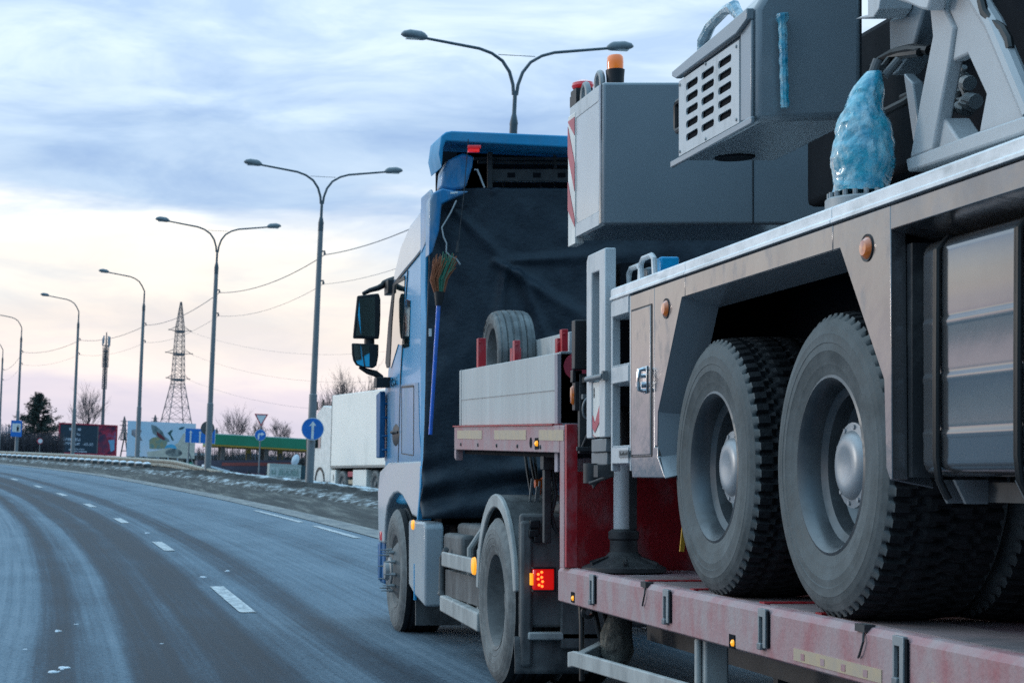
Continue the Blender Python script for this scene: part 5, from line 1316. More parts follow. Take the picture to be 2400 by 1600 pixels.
for i in range(len(lamps) - 1):
    for z, r, nm in ((6.75, .013, 'upper'), (5.9, .006, 'lower')):
        a, b = attach(i, z), attach(i + 1, z)
        mb = MB(); mb.tube([a.lerp(b, t / 14) - Vector((0, 0, .28 * 4 * (t / 14) * (1 - t / 14))) for t in range(15)], r, 5)
        tag(mb.build('overhead_cable', m_wire), f'{nm} overhead cable {labs[i]}', 'cable', 'overhead cables between the street lamps')

# ================================================================ signs
def disc(parent, name, r, z, mat, y=-.02, x=0, d=.012, n=40, back=True):
    mb = MB(); mb.lathe([(0, 0), (r, 0), (r, d), (0, d)], (x, y, z), 'y', n); return mb.build(name, mat, parent, local=True, smooth=30)
def plate2(parent, name, pts, mat, y, d=.004):
    mb = MB(); mb.prism(pts, 'y', y, y + d); return mb.build(name, mat, parent, local=True, smooth=0)
# round blue 'ahead only' sign clamped to the second lamp
p = RP(733, 1005, 55.3)
s = thing('arrow_sign', 'round blue sign with white upward arrow clamped to a lamp pole', 'road sign', p, (0, LEAN, 0))
d0 = disc(s, 'rim', .325, 0, m_signwhite, -.03); d1 = disc(s, 'face', .308, 0, m_signblue, -.0335, d=.005)
plate2(d1, 'arrow', [(-.036, -.29), (-.036, .10), (-.105, .08), (0, .225), (.105, .08), (.036, .10), (.036, -.29)], m_signwhite, -.0385)
mb = MB(); mb.box(-.13, .13, -.018, .0, -.04, .04); mb.box(.11, .13, 0, .12, -.04, .04); mb.box(-.13, -.11, 0, .12, -.04, .04); mb.build('clamp', m_galv, s, local=True)
# grey sign back on the third lamp
p = RP(487, 1003, 70.25)
s = thing('round_sign_back', 'grey back of a round sign behind a lamp pole', 'road sign', p, (0, LEAN, 0))
disc(s, 'plate', .25, 0, m_signback, .0)
mb = MB(); mb.box(-.2, .2, .012, .03, -.03, .03); mb.build('clamp', m_galv, s, local=True)
# lane sign with two arrows
Yl = 78
p = RP(463, 1128, Yl)
s = thing('lane_sign', 'blue lane sign with white arrows standing behind a lamp pole', 'road sign', (RP(440, 1128, Yl).x, Yl, RP(440, 1110, Yl).z), (0, LEAN, 0))
k = Yl / F
zc = (1110 - 1020) * k
mb = MB(); mb.box((430 - 440) * k, (501 - 440) * k, -.02, .0, zc - 17 * k, zc + 17 * k); bo = mb.build('board', m_signwhite, s, local=True)
mb = MB(); mb.box((430.8 - 440) * k, (500 - 440) * k, -.024, -.0205, zc - 16.3 * k, zc + 16.3 * k); mb.build('face', m_signblue, bo, local=True)
for ux in (443, 465, 488):
    x = (ux - 440) * k; a_ = .45
    plate2(bo, 'arrow', [(x + px * k, zc + pz * k) for px, pz in ((-1.7, -16), (-1.7, 7), (-4, 6), (0, 12.5), (4, 6), (1.7, 7), (1.7, -16))], m_signwhite, -.0285)
mb = MB(); mb.cyl((0, .03, -.6), (0, .03, zc + 10 * k), .035, n=10); mb.cyl((40 * k, .03, -.6), (40 * k, .03, zc + 10 * k), .03, n=10); mb.bar((0, .03, .9), (.55, .25, -.3), .04); mb.build('post', m_galv, s, local=True)
# give way + turn right on one post
Yg = 92; k = Yg / F
b = RP(606, 1122, Yg)
s = thing('sign_post', 'post with give way triangle above round blue right turn sign', 'road sign', b, (0, LEAN, 0))
mb = MB(); mb.cyl((0, .03, -1.2), (0, .03, 150 * k), .035, n=10); mb.build('post', m_galv, s, local=True)
zt_ = 138 * k; w = 16.5 * k; h = 29 * k
tri = lambda f, dy=0: [(-w * f, zt_ + h * .5 * f - dy), (w * f, zt_ + h * .5 * f - dy), (0, zt_ - h * .5 * f - dy)]
g = plate2(s, 'give_way_plate', tri(1), m_signred, -.02, .012); plate2(g, 'white_face', tri(.74, -.022 + .06 * 0), m_signwhite, -.0245)
zr = 103 * k
g = disc(s, 'turn_plate', .275, zr, m_signwhite, -.02); disc(g, 'face', .26, zr, m_signblue, -.0245, d=.004)
plate2(g, 'arrow', [(x, zr + z) for x, z in ((-.12, -.2), (-.12, .02), (-.08, .08), (.04, .085), (.04, .14), (.2, .05), (.04, -.04), (.04, .015), (-.03, .015), (-.05, -.01), (-.05, -.2))], m_signwhite, -.0285)
# square blue sign with white field on the sixth lamp
p = RP(39, 1004, 131.7); k = 131.7 / F
s = thing('service_sign', 'small blue square sign with white centre on a far lamp pole', 'road sign', p, (0, LEAN, 0))
mb = MB(); mb.box(-13 * k, 13 * k, -.14, -.12, -19 * k, 19 * k); g = mb.build('board', m_signblue, s, local=True)
mb = MB(); mb.box(-10 * k, 10 * k, -.145, -.141, -8 * k, 12 * k); mb.build('white_field', m_signwhite, g, local=True)
mb = MB(); mb.box(.5 * k, 6 * k, -.15, -.146, -6 * k, 4 * k); mb.tube([(2 * k, -.148, 4 * k), (3 * k, -.148, 8 * k), (7 * k, -.148, 7 * k)], .6 * k, 6); mb.build('pictogram', m_black, g, local=True)
# little round prohibition sign
p = RP(94, 1033, 150); k = 150 / F
s = thing('speed_sign', 'tiny round white sign with red rim before the dark hedge', 'road sign', p, (0, LEAN, 0))
mb = MB(); mb.cyl((0, .04, -1.6), (0, .04, .2), .03, n=8); mb.build('post', m_galv, s, local=True)
g = disc(s, 'plate', 7 * k, 0, m_signred); disc(g, 'face', 5.2 * k, 0, m_signwhite, -.026, x=.8 * k, d=.005)

# ================================================================ guard rail and snowy kerb blocks
m_rail = M('old_guard_rail', (.30, .30, .26), .6, nscale=3, c2=(.24, .24, .20), dirt_glint=((.16, .11, .08), .3, 4, (1, 1, 1)))
gr = thing('guard_rail', 'weathered steel guard rail along the curving median', 'guard rail', at(8.0, 90))
ys_ = steps(67, 170, 60)
mb = MB()
pr = [(0, .70), (-.05, .66), (-.05, .60), (0, .56), (0, .52), (-.05, .48), (-.05, .42), (0, .38)]
def railz(y): return zroad(y) - .22 - .25 * smooth01((78 - y) / 10)
def railo(y): return 7.6 + .5 * smooth01((y - 75) / 30)
mb.grid(lambda a, b: (C(ys_[round(a * 60)]) + railo(ys_[round(a * 60)]) + pr[round(b * 7)][0], ys_[round(a * 60)], railz(ys_[round(a * 60)]) + pr[round(b * 7)][1]), 60, 7)
rb_ = mb.build('rail', m_rail, gr, smooth=20); q = rb_.modifiers.new('s', 'SOLIDIFY'); q.thickness = .012
for i in range(27):
    y = 67.5 + i * 3.9
    mb = MB(); x = C(y) + railo(y) + .07; mb.box(x - .04, x + .04, y - .03, y + .03, railz(y) - .3, railz(y) + .62); mb.build('post', m_rail, gr)
mb0 = MB().box(-.16, .16, -.34, .34, -.2, .20)
blk = mb0.build('kerb_block', M('kerb_concrete', (.05, .05, .048), .8, nscale=5, c2=(.12, .12, .115)), None, bevel=.03)
lump = MB().lathe([(.17, .19), (.18, .23), (.10, .29), (0, .30)], (0, 0, 0), 'z', 10)
for q in lump.v: q.y *= 1.7
sc_ = lump.build('snow_cap', m_snow, blk, local=True)
blk['label'] = 'one of the dark kerb blocks capped with snow below the guard rail'; blk['category'] = 'kerb block'; blk['group'] = 'snow capped kerb blocks under the guard rail'
for i in range(34):
    y = 80 + i * 1.9
    p = Vector((C(y) + 7.15, y, zroad(y) + .06))
    if i == 0: blk.location = p; continue
    dup(blk, None, p, (0, 0, .12 + .002 * i))

# ================================================================ white semi truck on the side road
semi = thing('semi_truck', 'white semi truck with dirty box trailer on the side road', 'truck', (8.92, 76.8, .52), (0, R(1.6), .212))
L_ = dict(local=True)
mb = MB(); mb.box(0, 2.5, -13.4, 0, 1.19, 4.02); bx_ = mb.build('trailer_box', m_semi, semi, bevel=.03, **L_)
mb = MB(); mb.box(-.006, 2.506, -13.4, .005, 1.12, 1.187); mb.box(-.008, .01, -.06, .004, 1.2, 4.0); mb.build('edge_rail', M('semi_frame', (.25, .25, .24), .5), bx_, **L_)
mb = MB()
mb.prism([(.08, .55), (.08, 3.45), (.3, 3.62), (1.2, 3.66), (2.0, 3.35), (2.45, 2.5), (2.62, 1.5), (2.62, .50)], 'x', .03, 2.47); cb = mb.build('cab', m_white, semi, bevel=.06, seg=3, **L_)
mb = MB(); mb.prism([(1.35, 1.95), (1.35, 2.7), (2.2, 2.7), (2.45, 1.95)], 'x', .015, .04); mb.build('side_window', m_glass, cb, **L_)
mb = MB(); mb.box(-.22, -.02, 2.35, 2.5, 1.95, 2.6); mb.box(-.2, .05, 2.4, 2.46, 2.62, 2.68); mb.build('mirror', m_black, cb, **L_)
mb = MB(); mb.box(-.10, .05, 1.9, 2.0, 3.50, 3.85); mb.box(.3, .36, 2.0, 2.1, 3.4, 3.95); mb.build('air_horn', m_black, cb, **L_)
mb = MB(); mb.prism([(.05, .35), (.05, 1.05), (-.55, 1.05), (-.55, .35)], 'x', .03, .3); mb.build('fuel_tank', m_semi, semi, bevel=.04, **L_)
mb = MB(); mb.box(.02, .06, -.38, -.30, .62, .85); mb.build('tank_vent', m_black, semi, **L_)
mb = MB(); mb.box(.05, .55, -4.1, -2.55, .28, 1.05); mb.build('pallet_locker', m_semi, semi, bevel=.03, **L_)
mb = MB(); mb.box(.15, .2, -2.5, -1.7, .78, .98); mb.build('red_tank', m_warnred, semi, **L_)
mb = MB(); mb.box(.15, .22, -2.5, -1.7, .50, .66); mb.build('tool_tray', m_tape, semi, **L_)
mb = MB(); mb.box(.5, 2.0, -13.2, 2.4, .55, 1.1); mb.build('chassis', m_void, semi, **L_)
sw_ = None
for y in (1.35, -1.25, -5.0, -8.2, -9.5, -10.8):
    if sw_ is None:
        mb = MB(); mb.lathe([(.30, .02), (.42, -.01), (.49, .02), (.51, .06), (.51, .26), (.49, .30), (.3, .3)], (0, 0, 0), 'x', 32, cap0=False); ty_ = mb.build('wheel', m_sidedust, semi, **L_)
        ty_.location = (.05, y, .51)
        mb = MB(); mb.lathe([(.31, .02), (.29, .04), (.24, .10), (.12, .08), (.10, .02), (0, .02)], (0, 0, 0), 'x', 28, cap0=False); mb.build('rim', m_rimdust, ty_, **L_)
        sw_ = ty_
    else: dup(sw_, semi, (.05, y, .51))
mb = MB(); mb.prism([(1.35 - .62 * math.cos(R(a_)), .55 + .62 * math.sin(R(a_))) for a_ in range(0, 181, 15)] + [(1.35 - .52 * math.cos(R(a_)), .55 + .52 * math.sin(R(a_))) for a_ in range(180, -1, -15)], 'x', .0, .3); mb.build('wheel_arch', m_black, semi, **L_)

# ================================================================ billboards and filling station
def rough_lettering(parent, rows, mat, y, k, x0c, name='lettering'):
    """rows of small marks: (u0, u1, v, height) in photo pixels about x0c"""
    mb = MB(); rd = random.Random(3)
    for u0, u1, z, h in rows:
        x = u0
        while x < u1:
            w_ = rd.uniform(1.4, 2.6); t = rd.choice((0, 0, 1, 2))
            xa, xb = (x) * k, (x + w_) * k
            if t == 0: mb.box(xa, xb, y - .012, y - .006, z * k, (z + h) * k)
            elif t == 1: mb.box(xa, xa + .7 * k, y - .012, y - .006, z * k, (z + h) * k); mb.box(xa + .75 * k, xb, y - .012, y - .006, (z + h * .6) * k, (z + h) * k)
            else: mb.box(xa, xb, y - .012, y - .006, z * k, (z + h * .4) * k); mb.box(xb - .6 * k, xb, y - .012, y - .006, (z + h * .45) * k, (z + h) * k)
            x += w_ + rd.uniform(.5, 1.0)
    return mb.build(name, mat, parent, local=True, smooth=0)
Yb = 185; k = Yb / F
o0 = RP(206, 1029, Yb)
bb = thing('billboard', 'dark billboard in a red frame beyond the guard rail', 'billboard', (o0.x, Yb, o0.z), (0, R(2.7), 0))
W2, H2 = 69 * k, 36 * k
mb = MB()
mb.box(-W2, W2, -.10, .10, H2 - 3 * k, H2); mb.box(-W2, W2, -.10, .10, -H2, -H2 + 3 * k); mb.box(-W2, -W2 + 3.5 * k, -.10, .10, -H2 + 3 * k, H2 - 3 * k); mb.box(W2 - 4 * k, W2, -.10, .10, -H2 + 3 * k, H2 - 3 * k); mb.build('frame', M('billboard_red', (.42, .02, .05), .5), bb, local=True)
mb = MB(); mb.box(-W2 + 3.5 * k, 22 * k, -.05, .05, -H2 + 3 * k, H2 - 3 * k); fc = mb.build('dark_panel', M('poster_navy', (.012, .035, .06), .5, nscale=2), bb, local=True)
m_pt = M('poster_white', (.50, .56, .66), .6)
text_mesh('lettering', '-60-60', 9.5 * k, m_pt, fc, ROOTM[fc.name] @ T((1 * k, -.055, -12 * k)) @ FACE_BACK, .003)
rough_lettering(fc, [(-44, -32, 19, 6), (-24, -18, 19, 6), (-26, -20, 8, 6), (-61, -38, -5, 6), (-29, -18, -5, 7), (-58, -37, -15, 6), (-30, -18, -15, 6), (-43, -38, -28, 4), (-30, -8, -26, 3), (-30, -1, -31, 3)], m_pt, -.05, k, 0)
mb = MB(); mb.box(22 * k, 24.5 * k, -.06, .05, -H2 + 3 * k, H2 - 3 * k); mb.build('divider', m_signback, bb, local=True)
mp_ = two_tone('poster_picture', [(.36, (.015, .02, .05)), (.46, (.10, .03, .06)), (.53, (.36, .03, .06)), (.60, (.20, .08, .16)), (.68, (.30, .42, .60))], .55, (1, 1, 1), rough=.5, bump=0)
mb = MB(); mb.box(24.5 * k, W2 - 4 * k, -.05, .05, -H2 + 3 * k, H2 - 3 * k); pic = mb.build('picture_panel', mp_, bb, local=True)
mb = MB(); mb.prism([(48 * k, 0), (62 * k, 2 * k), (64 * k, -22 * k), (55 * k, -27 * k), (52 * k, -10 * k)], 'y', -.056, -.051); mb.build('pale_shape', M('poster_paleblue', (.16, .36, .55), .5), pic, local=True)
mb = MB(); mb.prism([(26 * k, 12 * k), (40 * k, 14 * k), (46 * k, 0), (50 * k, -14 * k), (48 * k, -30 * k), (27 * k, -30 * k)], 'y', -.0545, -.051); mb.build('red_shape', M('poster_red', (.26, .02, .05), .5, c2=(.03, .02, .06), nscale=1.2), pic, local=True)
mb = MB()
for x in (-.6 * W2, .6 * W2): mb.box(x - .12, x + .12, .11, .3, -H2 - 2.5, H2 * .5)
mb.build('support_leg', m_soft, bb, local=True)
# pale billboard over the kiosks
Yb = 165; k = Yb / F; o0 = RP(378, 1030, Yb)
bb = thing('billboard', 'pale blue billboard with colourful picture above the kiosks', 'billboard', (o0.x, Yb, o0.z), (0, R(2.7), 0))
W2, H2 = 80 * k, 41 * k
mb = MB(); mb.box(-W2, W2, -.08, .08, -H2, H2); bd = mb.build('board', M('poster_sky', (.42, .60, .74), .5, c2=(.62, .66, .74), nscale=.35), bb, local=True)
def blot(parent, name, pts, col, dy, c2=None): 
    mb = MB(); mb.prism([(x * k, z * k) for x, z in pts], 'y', -.08 - dy, -.079); return mb.build(name, M(name + '_ink', col, .5, c2=c2, nscale=2.5), parent, local=True, smooth=0)
blot(bd, 'cream_band', [(-30, -41), (80, -41), (80, 20), (52, 18), (40, -5), (20, -18), (-10, -26), (-32, -30)], (.58, .55, .47), .004)
blot(bd, 'tan_shape', [(-26, -22), (-28, -2), (-20, 4), (0, 8), (16, -2), (10, -20), (-6, -22)], (.36, .29, .13), .008, (.12, .26, .26))
blot(bd, 'grey_shape', [(-25, 34), (-14, 32), (2, 20), (8, 8), (18, 2), (20, -4), (8, -2), (-6, 4), (-20, 14), (-24, 26)], (.06, .11, .12), .010, (.22, .28, .30))
blot(bd, 'red_patch', [(-12, 20), (2, 10), (10, 2), (6, -1), (-4, 4), (-10, 10)], (.16, .02, .03), .013)
blot(bd, 'dark_bird', [(39, 27), (46, 32), (54, 33), (50, 27), (44, 25)], (.02, .07, .09), .008)
blot(bd, 'dark_sprig', [(14, 16), (22, 23), (27, 24), (22, 14), (27, 6), (30, 0), (26, -1), (20, 10)], (.03, .10, .10), .008)
blot(bd, 'oval_shape', [(11 + 20 * (1 + math.cos(t)), -29 + 9.5 * math.sin(t)) for t in [k_ * .42 for k_ in range(15)]], (.04, .05, .06), .010, (.30, .32, .30))
blot(bd, 'blue_patch', [(8, -20), (14, -12), (24, -9), (34, -12), (38, -20), (20, -18)], (.08, .42, .66), .0115)
blot(bd, 'leafy_shape', [(-70, 20), (-58, 22), (-46, 20), (-50, 8), (-44, -4), (-54, -6), (-60, 2), (-70, 8)], (.10, .09, .09), .008, (.32, .30, .33))
blot(bd, 'green_spot', [(-52 + 4.5 * math.cos(t), -30 + 4.5 * math.sin(t)) for t in [k_ * .6 for k_ in range(10)]], (.03, .38, .16), .008)
mb = MB()
for x in (-.5 * W2, .3 * W2): mb.box(x - .1, x + .1, .09, .25, -H2 - 3, H2 * .5)
mb.build('support_leg', m_soft, bb, local=True)
# kiosks below it
Yk = 170; k = Yk / F
kz = RP(0, 1094, Yk).z
m_kw = M('kiosk_white', (.55, .60, .64), .5)
for (u0, u1, vt, lab, nseg) in ((300, 366, 1070, 'low glazed kiosk under the left of the pale billboard', 3), (370, 482, 1066, 'long glazed kiosk under the pale billboard with white frames', 5)):
    p0, p1 = RP(u0, vt, Yk), RP(u1, vt, Yk)
    t = thing('kiosk', lab, 'kiosk', ((p0.x + p1.x) / 2, Yk, kz - 1), (0, R(2.2), 0), 'kiosks by the filling station')
    hw = (p1.x - p0.x) / 2; H = p0.z - kz + 1
    mb = MB(); mb.box(-hw, hw, .05, 3, 0, H); mb.build('wall', M('kiosk_grey', (.10, .16, .20), .6), t, local=True)
    mb = MB(); mb.box(-hw - .2, hw + .2, -.25, 3.2, H, H + .16); rf_ = mb.build('roof', m_kw, t, local=True)
    mb = MB(); mb.box(-hw - .2, hw + .2, -.25, 3.2, H + .162, H + .26); mb.build('snow_layer', m_snow, rf_, local=True)
    for i in range(nseg):
        xa = -hw + 2 * hw * i / nseg; xb = -hw + 2 * hw * (i + 1) / nseg
        mb = MB(); mb.box(xa + .06, xb - .06, .0, .049, 1.0, H - .06); wq = mb.build('window', m_glass, t, local=True)
        mb = MB(); mb.box(xa - .05, xa + .055, -.05, .045, .6, H - .01); mb.build('frame', m_kw, wq, local=True)
        if i % 2 == 1:
            mb = MB(); mb.box(xa + .2, xb - .3, -.012, -.002, 1.0, 1.45); mb.build('green_sticker', M('green_film', (.02, .30, .20), .5), wq, local=True)
# green canopy of the filling station
Yc = 150; k = Yc / F
p0, p1 = RP(482, 1028, Yc), RP(790, 1046, Yc)
t = thing('station_canopy', 'long green canopy roof of a filling station with yellow lower edge', 'canopy', ((p0.x + p1.x) / 2, Yc, RP(600, 1040, Yc).z), (0, R(3.2), 0))
hw = (p1.x - p0.x) / 2
m_green = M('canopy_green', (.008, .17, .09), .45, nscale=.6, c2=(.01, .20, .11))
mb = MB(); mb.box(-hw, hw, -4, 4, -.36, .42); cn = mb.build('fascia', m_green, t, local=True, bevel=.02)
mb = MB(); mb.box(-hw - .01, hw + .01, -4.02, 4.02, -.46, -.365); mb.build('yellow_edge', M('canopy_yellow', (.42, .26, .03), .5), cn, local=True)
mb = MB(); mb.box(-hw + .1, hw - .1, -3.9, 3.9, .422, .47); mb.build('roof_snow', m_snow, cn, local=True)
for x in (-.75 * hw, -.1 * hw, .6 * hw):
    for y in (-2, 2):
        mb = MB(); mb.box(x - .15, x + .15, y - .15, y + .15, -4.2, -.47); mb.build('column', M('column_grey', (.22, .23, .25), .5), t, local=True)
for u in (578, 651):
    p = RP(u, 1075, Yc)
    t2 = thing('fuel_price_pillar', ('narrow yellow pillar left of the sign post under the canopy' if u < 600 else 'narrow yellow pillar right of the sign post under the canopy'), 'pillar', (p.x, Yc - 2, p.z - 1.6))
    mb = MB(); mb.box(-.20, .20, -.15, .15, 0, 2.3); mb.build('body', M('pillar_yellow', (.34, .25, .05), .6, c2=(.2, .16, .05), nscale=2), t2, local=True, bevel=.03)
    mb = MB(); mb.box(-.15, .15, -.16, -.151, 1.3, 2.0); mb.build('panel', m_signback, t2, local=True)
# low maroon fence, sheds with snowy roof edges, pale lettered panel
Yf = 84; k = Yf / F
p0, p1 = RP(540, 1112, Yf), RP(750, 1128, Yf)
t = thing('low_fence', 'low maroon fence beyond the snow bank', 'fence', ((p0.x + p1.x) / 2, Yf, RP(640, 1140, Yf).z), (0, R(3.2), 0))
hw = (p1.x - p0.x) / 2
mb = MB(); mb.box(-hw, hw, 0, .05, 0, .55); mb.build('panel', M('fence_maroon', (.085, .03, .055), .6, nscale=2, c2=(.11, .05, .075)), t, local=True)
for i in range(6):
    x = -hw + 2 * hw * i / 5; mb = MB(); mb.box(x - .05, x + .05, -.03, .08, -.3, .62); mb.build('post', m_soft, t, local=True)
Yf = 88; k = Yf / F
t = thing('lettered_panel', 'pale green low panel with worn lettering and dark end', 'advert panel', (RP(670, 1104, Yf - 6).x, Yf - 6, RP(670, 1104, Yf - 6).z), (0, R(3.0), 0))
k = (Yf - 6) / F
mb = MB(); mb.box(-38 * k, 36 * k, 0, 1.2, -16 * k, 17 * k); bo = mb.build('board', M('panel_pale_green', (.36, .42, .40), .6, nscale=3, c2=(.30, .36, .35)), t, local=True)
mb = MB(); mb.box(-37 * k, 35 * k, -.012, -.002, -14 * k, 9 * k); mb.build('letter_field', M('panel_white', (.50, .56, .54), .6), bo, local=True)
rough_lettering(bo, [(-33, -24, -8, 10), (-17, 32, -10, 13), (-17, 30, 5, 2)], M('faded_green_ink', (.24, .34, .31), .6), -.012, k, 0)
mb = MB(); mb.box(36.1 * k, 50 * k, .05, 1.15, -16 * k, 16 * k); mb.build('dark_end', M('panel_teal', (.012, .06, .08), .5), t, local=True)
mb = MB(); mb.box(-38 * k, 50 * k, .2, 1.0, -40 * k, -16.1 * k); mb.build('base', m_soft, t, local=True)
p = RP(693, 1078, 100)
t = thing('snowy_dish', 'white snow covered dish lamp beyond the pale lettered panel', 'dish', (p.x, 100, p.z))
mb = MB(); mb.lathe([(0, -.06), (.16, -.03), (.27, .06), (.0, .10)], (0, 0, 0), 'y', 20)
for q in mb.v: q.x, q.z = q.x * .75 + q.z * .25, q.z * 1.15
mb.build('dish', M('dish_white', (.72, .76, .80), .6), t, local=True)
mb = MB(); mb.cyl((-.12, .1, -.1), (-.2, .12, -2.2), .03, n=8); mb.build('mast', m_soft, t, local=True)
for (u0, u1, v0, v1, Y, lab) in ((398, 476, 1094, 1110, 100, 'dark low shed with a snowy roof edge left of the lamp pole'), (487, 558, 1090, 1112, 98, 'dark low shed with a sloping snowy roof edge behind the sign post')):
    p0, p1 = RP(u0, v0, Y), RP(u1, v1, Y)
    t = thing('shed', lab, 'shed', ((p0.x + p1.x) / 2, Y, p1.z - 1))
    hw = (p1.x - p0.x) / 2; dz = p0.z - p1.z
    s1 = 1 if u0 < 480 else -1
    za, zb_ = 1 + (0 if s1 > 0 else dz), 1 + (dz if s1 > 0 else 0)
    mb = MB(); mb.prism([(-hw, 0), (-hw, za - .05), (hw, zb_ - .05), (hw, 0)], 'y', 0, 4); mb.build('wall', M('shed_dark', (.03, .035, .045), .7), t, local=True)
    mb = MB(); mb.prism([(-hw - .1, za - .045), (-hw - .1, za + .06), (hw + .1, zb_ + .06), (hw + .1, zb_ - .045)], 'y', -.2, 4.2); mb.build('roof', m_snow, t, local=True)
p = RP(560, 1102, 102)
t = thing('long_shed', 'long dark shed with a thin red stripe under the canopy', 'shed', (p.x, 102, p.z - 1.2))
mb = MB(); mb.box(-2.2, 3.0, 0, 3, 0, 1.75); wl = mb.build('wall', M('shed_plum', (.035, .03, .045), .7, nscale=1.5, c2=(.06, .05, .07)), t, local=True)
mb = MB(); mb.box(-.9, 2.9, -.012, -.002, 1.45, 1.62); mb.build('red_stripe', M('stripe_red', (.22, .04, .03), .6), wl, local=True)
# trestle frame beside the red billboard
p = RP(291, 1062, 170); k = 170 / F
t = thing('trestle_frame', 'small dark A shaped metal trestle between the two billboards', 'trestle', (p.x, 170, p.z - .3), (0, LEAN, 0))
mb = MB()
for s_ in (-1, 1):
    for y in (0, 1.0): mb.bar((s_ * 8.5 * k, y, 0), (s_ * 2.2 * k, .5, 40 * k), .09)
mb.bar((-6 * k, 0, 14 * k), (6 * k, 0, 14 * k), .07); mb.bar((-11 * k, .3, 40 * k), (11 * k, .3, 40 * k), .10); mb.build('legs', m_soft, t, local=True)
mb = MB(); mb.prism([(-3 * k, 40 * k), (-4 * k, 60 * k), (1 * k, 56 * k), (4 * k, 41 * k)], 'y', .35, .65); mb.build('top_block', m_soft, t, local=True, bevel=.03)

# ================================================================ pylons and mast
m_latt = M('pylon_steel', (.115, .12, .135), .6)
def pylon(name, label, Y, u, vb, vt, wb, detail=True, group=None, cat='pylon'):
    b = RP(u, vb, Y); k = Y / F; H = (vb - vt) * k
    t = thing(name, label, cat, b, (0, R(2.6), R(18)), group)
    W0 = wb * k / 2
    def w(z):
        f = z / H
        if f < .37: return W0 * (1 - .60 * f / .37)
        if f < .80: return W0 * (.40 - .14 * (f - .37) / .43)
        return W0 * (.26 - .22 * (f - .80) / .20)
    lev = [0, .10, .19, .27, .34, .37, .425, .475, .52, .565, .61, .655, .70, .74, .78, .815, .85, .885, .92, .96, 1.0]
    mb = MB(); th = .022 * W0 if detail else .05 * W0
    cor = lambda z: [Vector((sx * w(z), sy * w(z), z)) for sx, sy in ((-1, -1), (1, -1), (1, 1), (-1, 1))]
    for i in range(len(lev) - 1):
        A, B_ = cor(lev[i] * H), cor(lev[i + 1] * H)
        for q in range(4):
            mb.bar(A[q], B_[q], th * (2.2 if lev[i] < .37 else 1.7))
            q2 = (q + 1) % 4
            mb.bar(A[q], B_[q2], th); mb.bar(A[q2], B_[q], th)
            mb.bar(B_[q], B_[q2], th)
    mb.build('tower', m_latt, t, local=True, smooth=0)
    for f, half in ((.405, .74), (.60, .86), (.775, .70)):
        mb = MB(); z = f * H
        for s_ in (-1, 1):
            tip = Vector((s_ * half * W0 * 1.12, 0, z + .008 * H))
            for y in (-1, 1):
                mb.bar((s_ * w(z), y * w(z), z), tip, th * 1.4); mb.bar((s_ * w(z), y * w(z), z + .035 * H), tip, th * 1.1)
            mb.bar((s_ * w(z) * 1.0, -w(z), z + .0), (s_ * w(z), w(z), z), th * 1.6)
            mb.tube([tip, tip + Vector((s_ * .12 * W0, -.05 * W0, -.002 * H))], th * 2.0, 6)
        mb.box(-w(z), w(z), -w(z), w(z), z - .012 * H, z + .004 * H)
        mb.build('crossarm', m_latt, t, local=True, smooth=0)
    return t
py_ = pylon('pylon', 'tall steel lattice pylon with three crossarms beyond the pale billboard', 420, 412, 1012, 707, 64)
pylon('pylon', 'tiny distant pylon just left of the pale billboard', 900, 290, 1030, 975, 20, False)
pylon('pylon', 'tiny distant pylon seen above the pale billboard', 900, 363, 1010, 972, 18, False)
pylon('pylon', 'tiny distant pylon right of the round sign back', 900, 507, 1040, 1002, 16, False)
bpy.context.view_layer.update()
for i, (z, s_) in enumerate(((.405, 1), (.60, 1), (.775, 1))):
    k = 420 / F; H = 305 * k; W0 = 32 * k
    half = (.74, .86, .70)[i]
    a = py_.matrix_world @ Vector((half * W0 * 1.2, 0, z * H))
    b = RP(1000, (940, 872, 800)[i] + 10, 330)
    mb = MB(); mb.tube([a.lerp(b, q / 16) - Vector((0, 0, 3.0 * 4 * (q / 16) * (1 - q / 16))) for q in range(17)], .018, 4)
    tag(mb.build('power_line', m_wire), ('lowest', 'middle', 'highest')[i] + ' power line running right from the lattice pylon', 'power line', 'power lines from the pylon')
Yt = 320; k = Yt / F; b = RP(240, 1010, Yt)
t = thing('antenna_mast', 'slim mobile antenna mast behind the bare tree', 'mast', b, (0, LEAN, 0))
mb = MB(); H = 232 * k
mb.lathe([(4.2 * k, 0), (3.4 * k, 100 * k), (2.6 * k, 100.5 * k), (2.4 * k, H * .8), (1.2 * k, H)], (0, 0, 0), 'z', 10); mb.build('pole', m_latt, t, local=True)
mb = MB()
for z in range(100, 190, 5):
    s_ = 5.5 * k
    mb.bar((-s_ * .8, -s_ * .6, z * k), (s_ * .9, -s_ * .6, (z + 5) * k), .1); mb.bar((s_ * .9, -s_ * .6, z * k), (-s_ * .8, -s_ * .6, (z + 5) * k), .1)
for s_ in (-1, 1): mb.bar((s_ * 5 * k, -3 * k, 98 * k), (s_ * 4.5 * k, -3 * k, 195 * k), .14)
mb.build('lattice', m_latt, t, local=True, smooth=0)
mb = MB()
for (x, y, z0, z1) in ((-8, -3, 200, 218), (-6, 3, 205, 224), (6, -3, 196, 216), (8, 2, 200, 222), (5, -4, 205, 223)): mb.box((x - 1.8) * k, (x + 1.8) * k, (y - 1) * k, (y + 1) * k, z0 * k, z1 * k)
mb.build('antenna_panel', M('antenna_grey', (.30, .34, .38), .5), t, local=True, bevel=.05)
mb = MB()
for z in (150, 168, 186, 200): mb.lathe([(6.5 * k, z * k), (7.6 * k, z * k), (7.6 * k, (z + 1.5) * k), (6.5 * k, (z + 1.5) * k)], (0, 0, 0), 'z', 10, close=True)
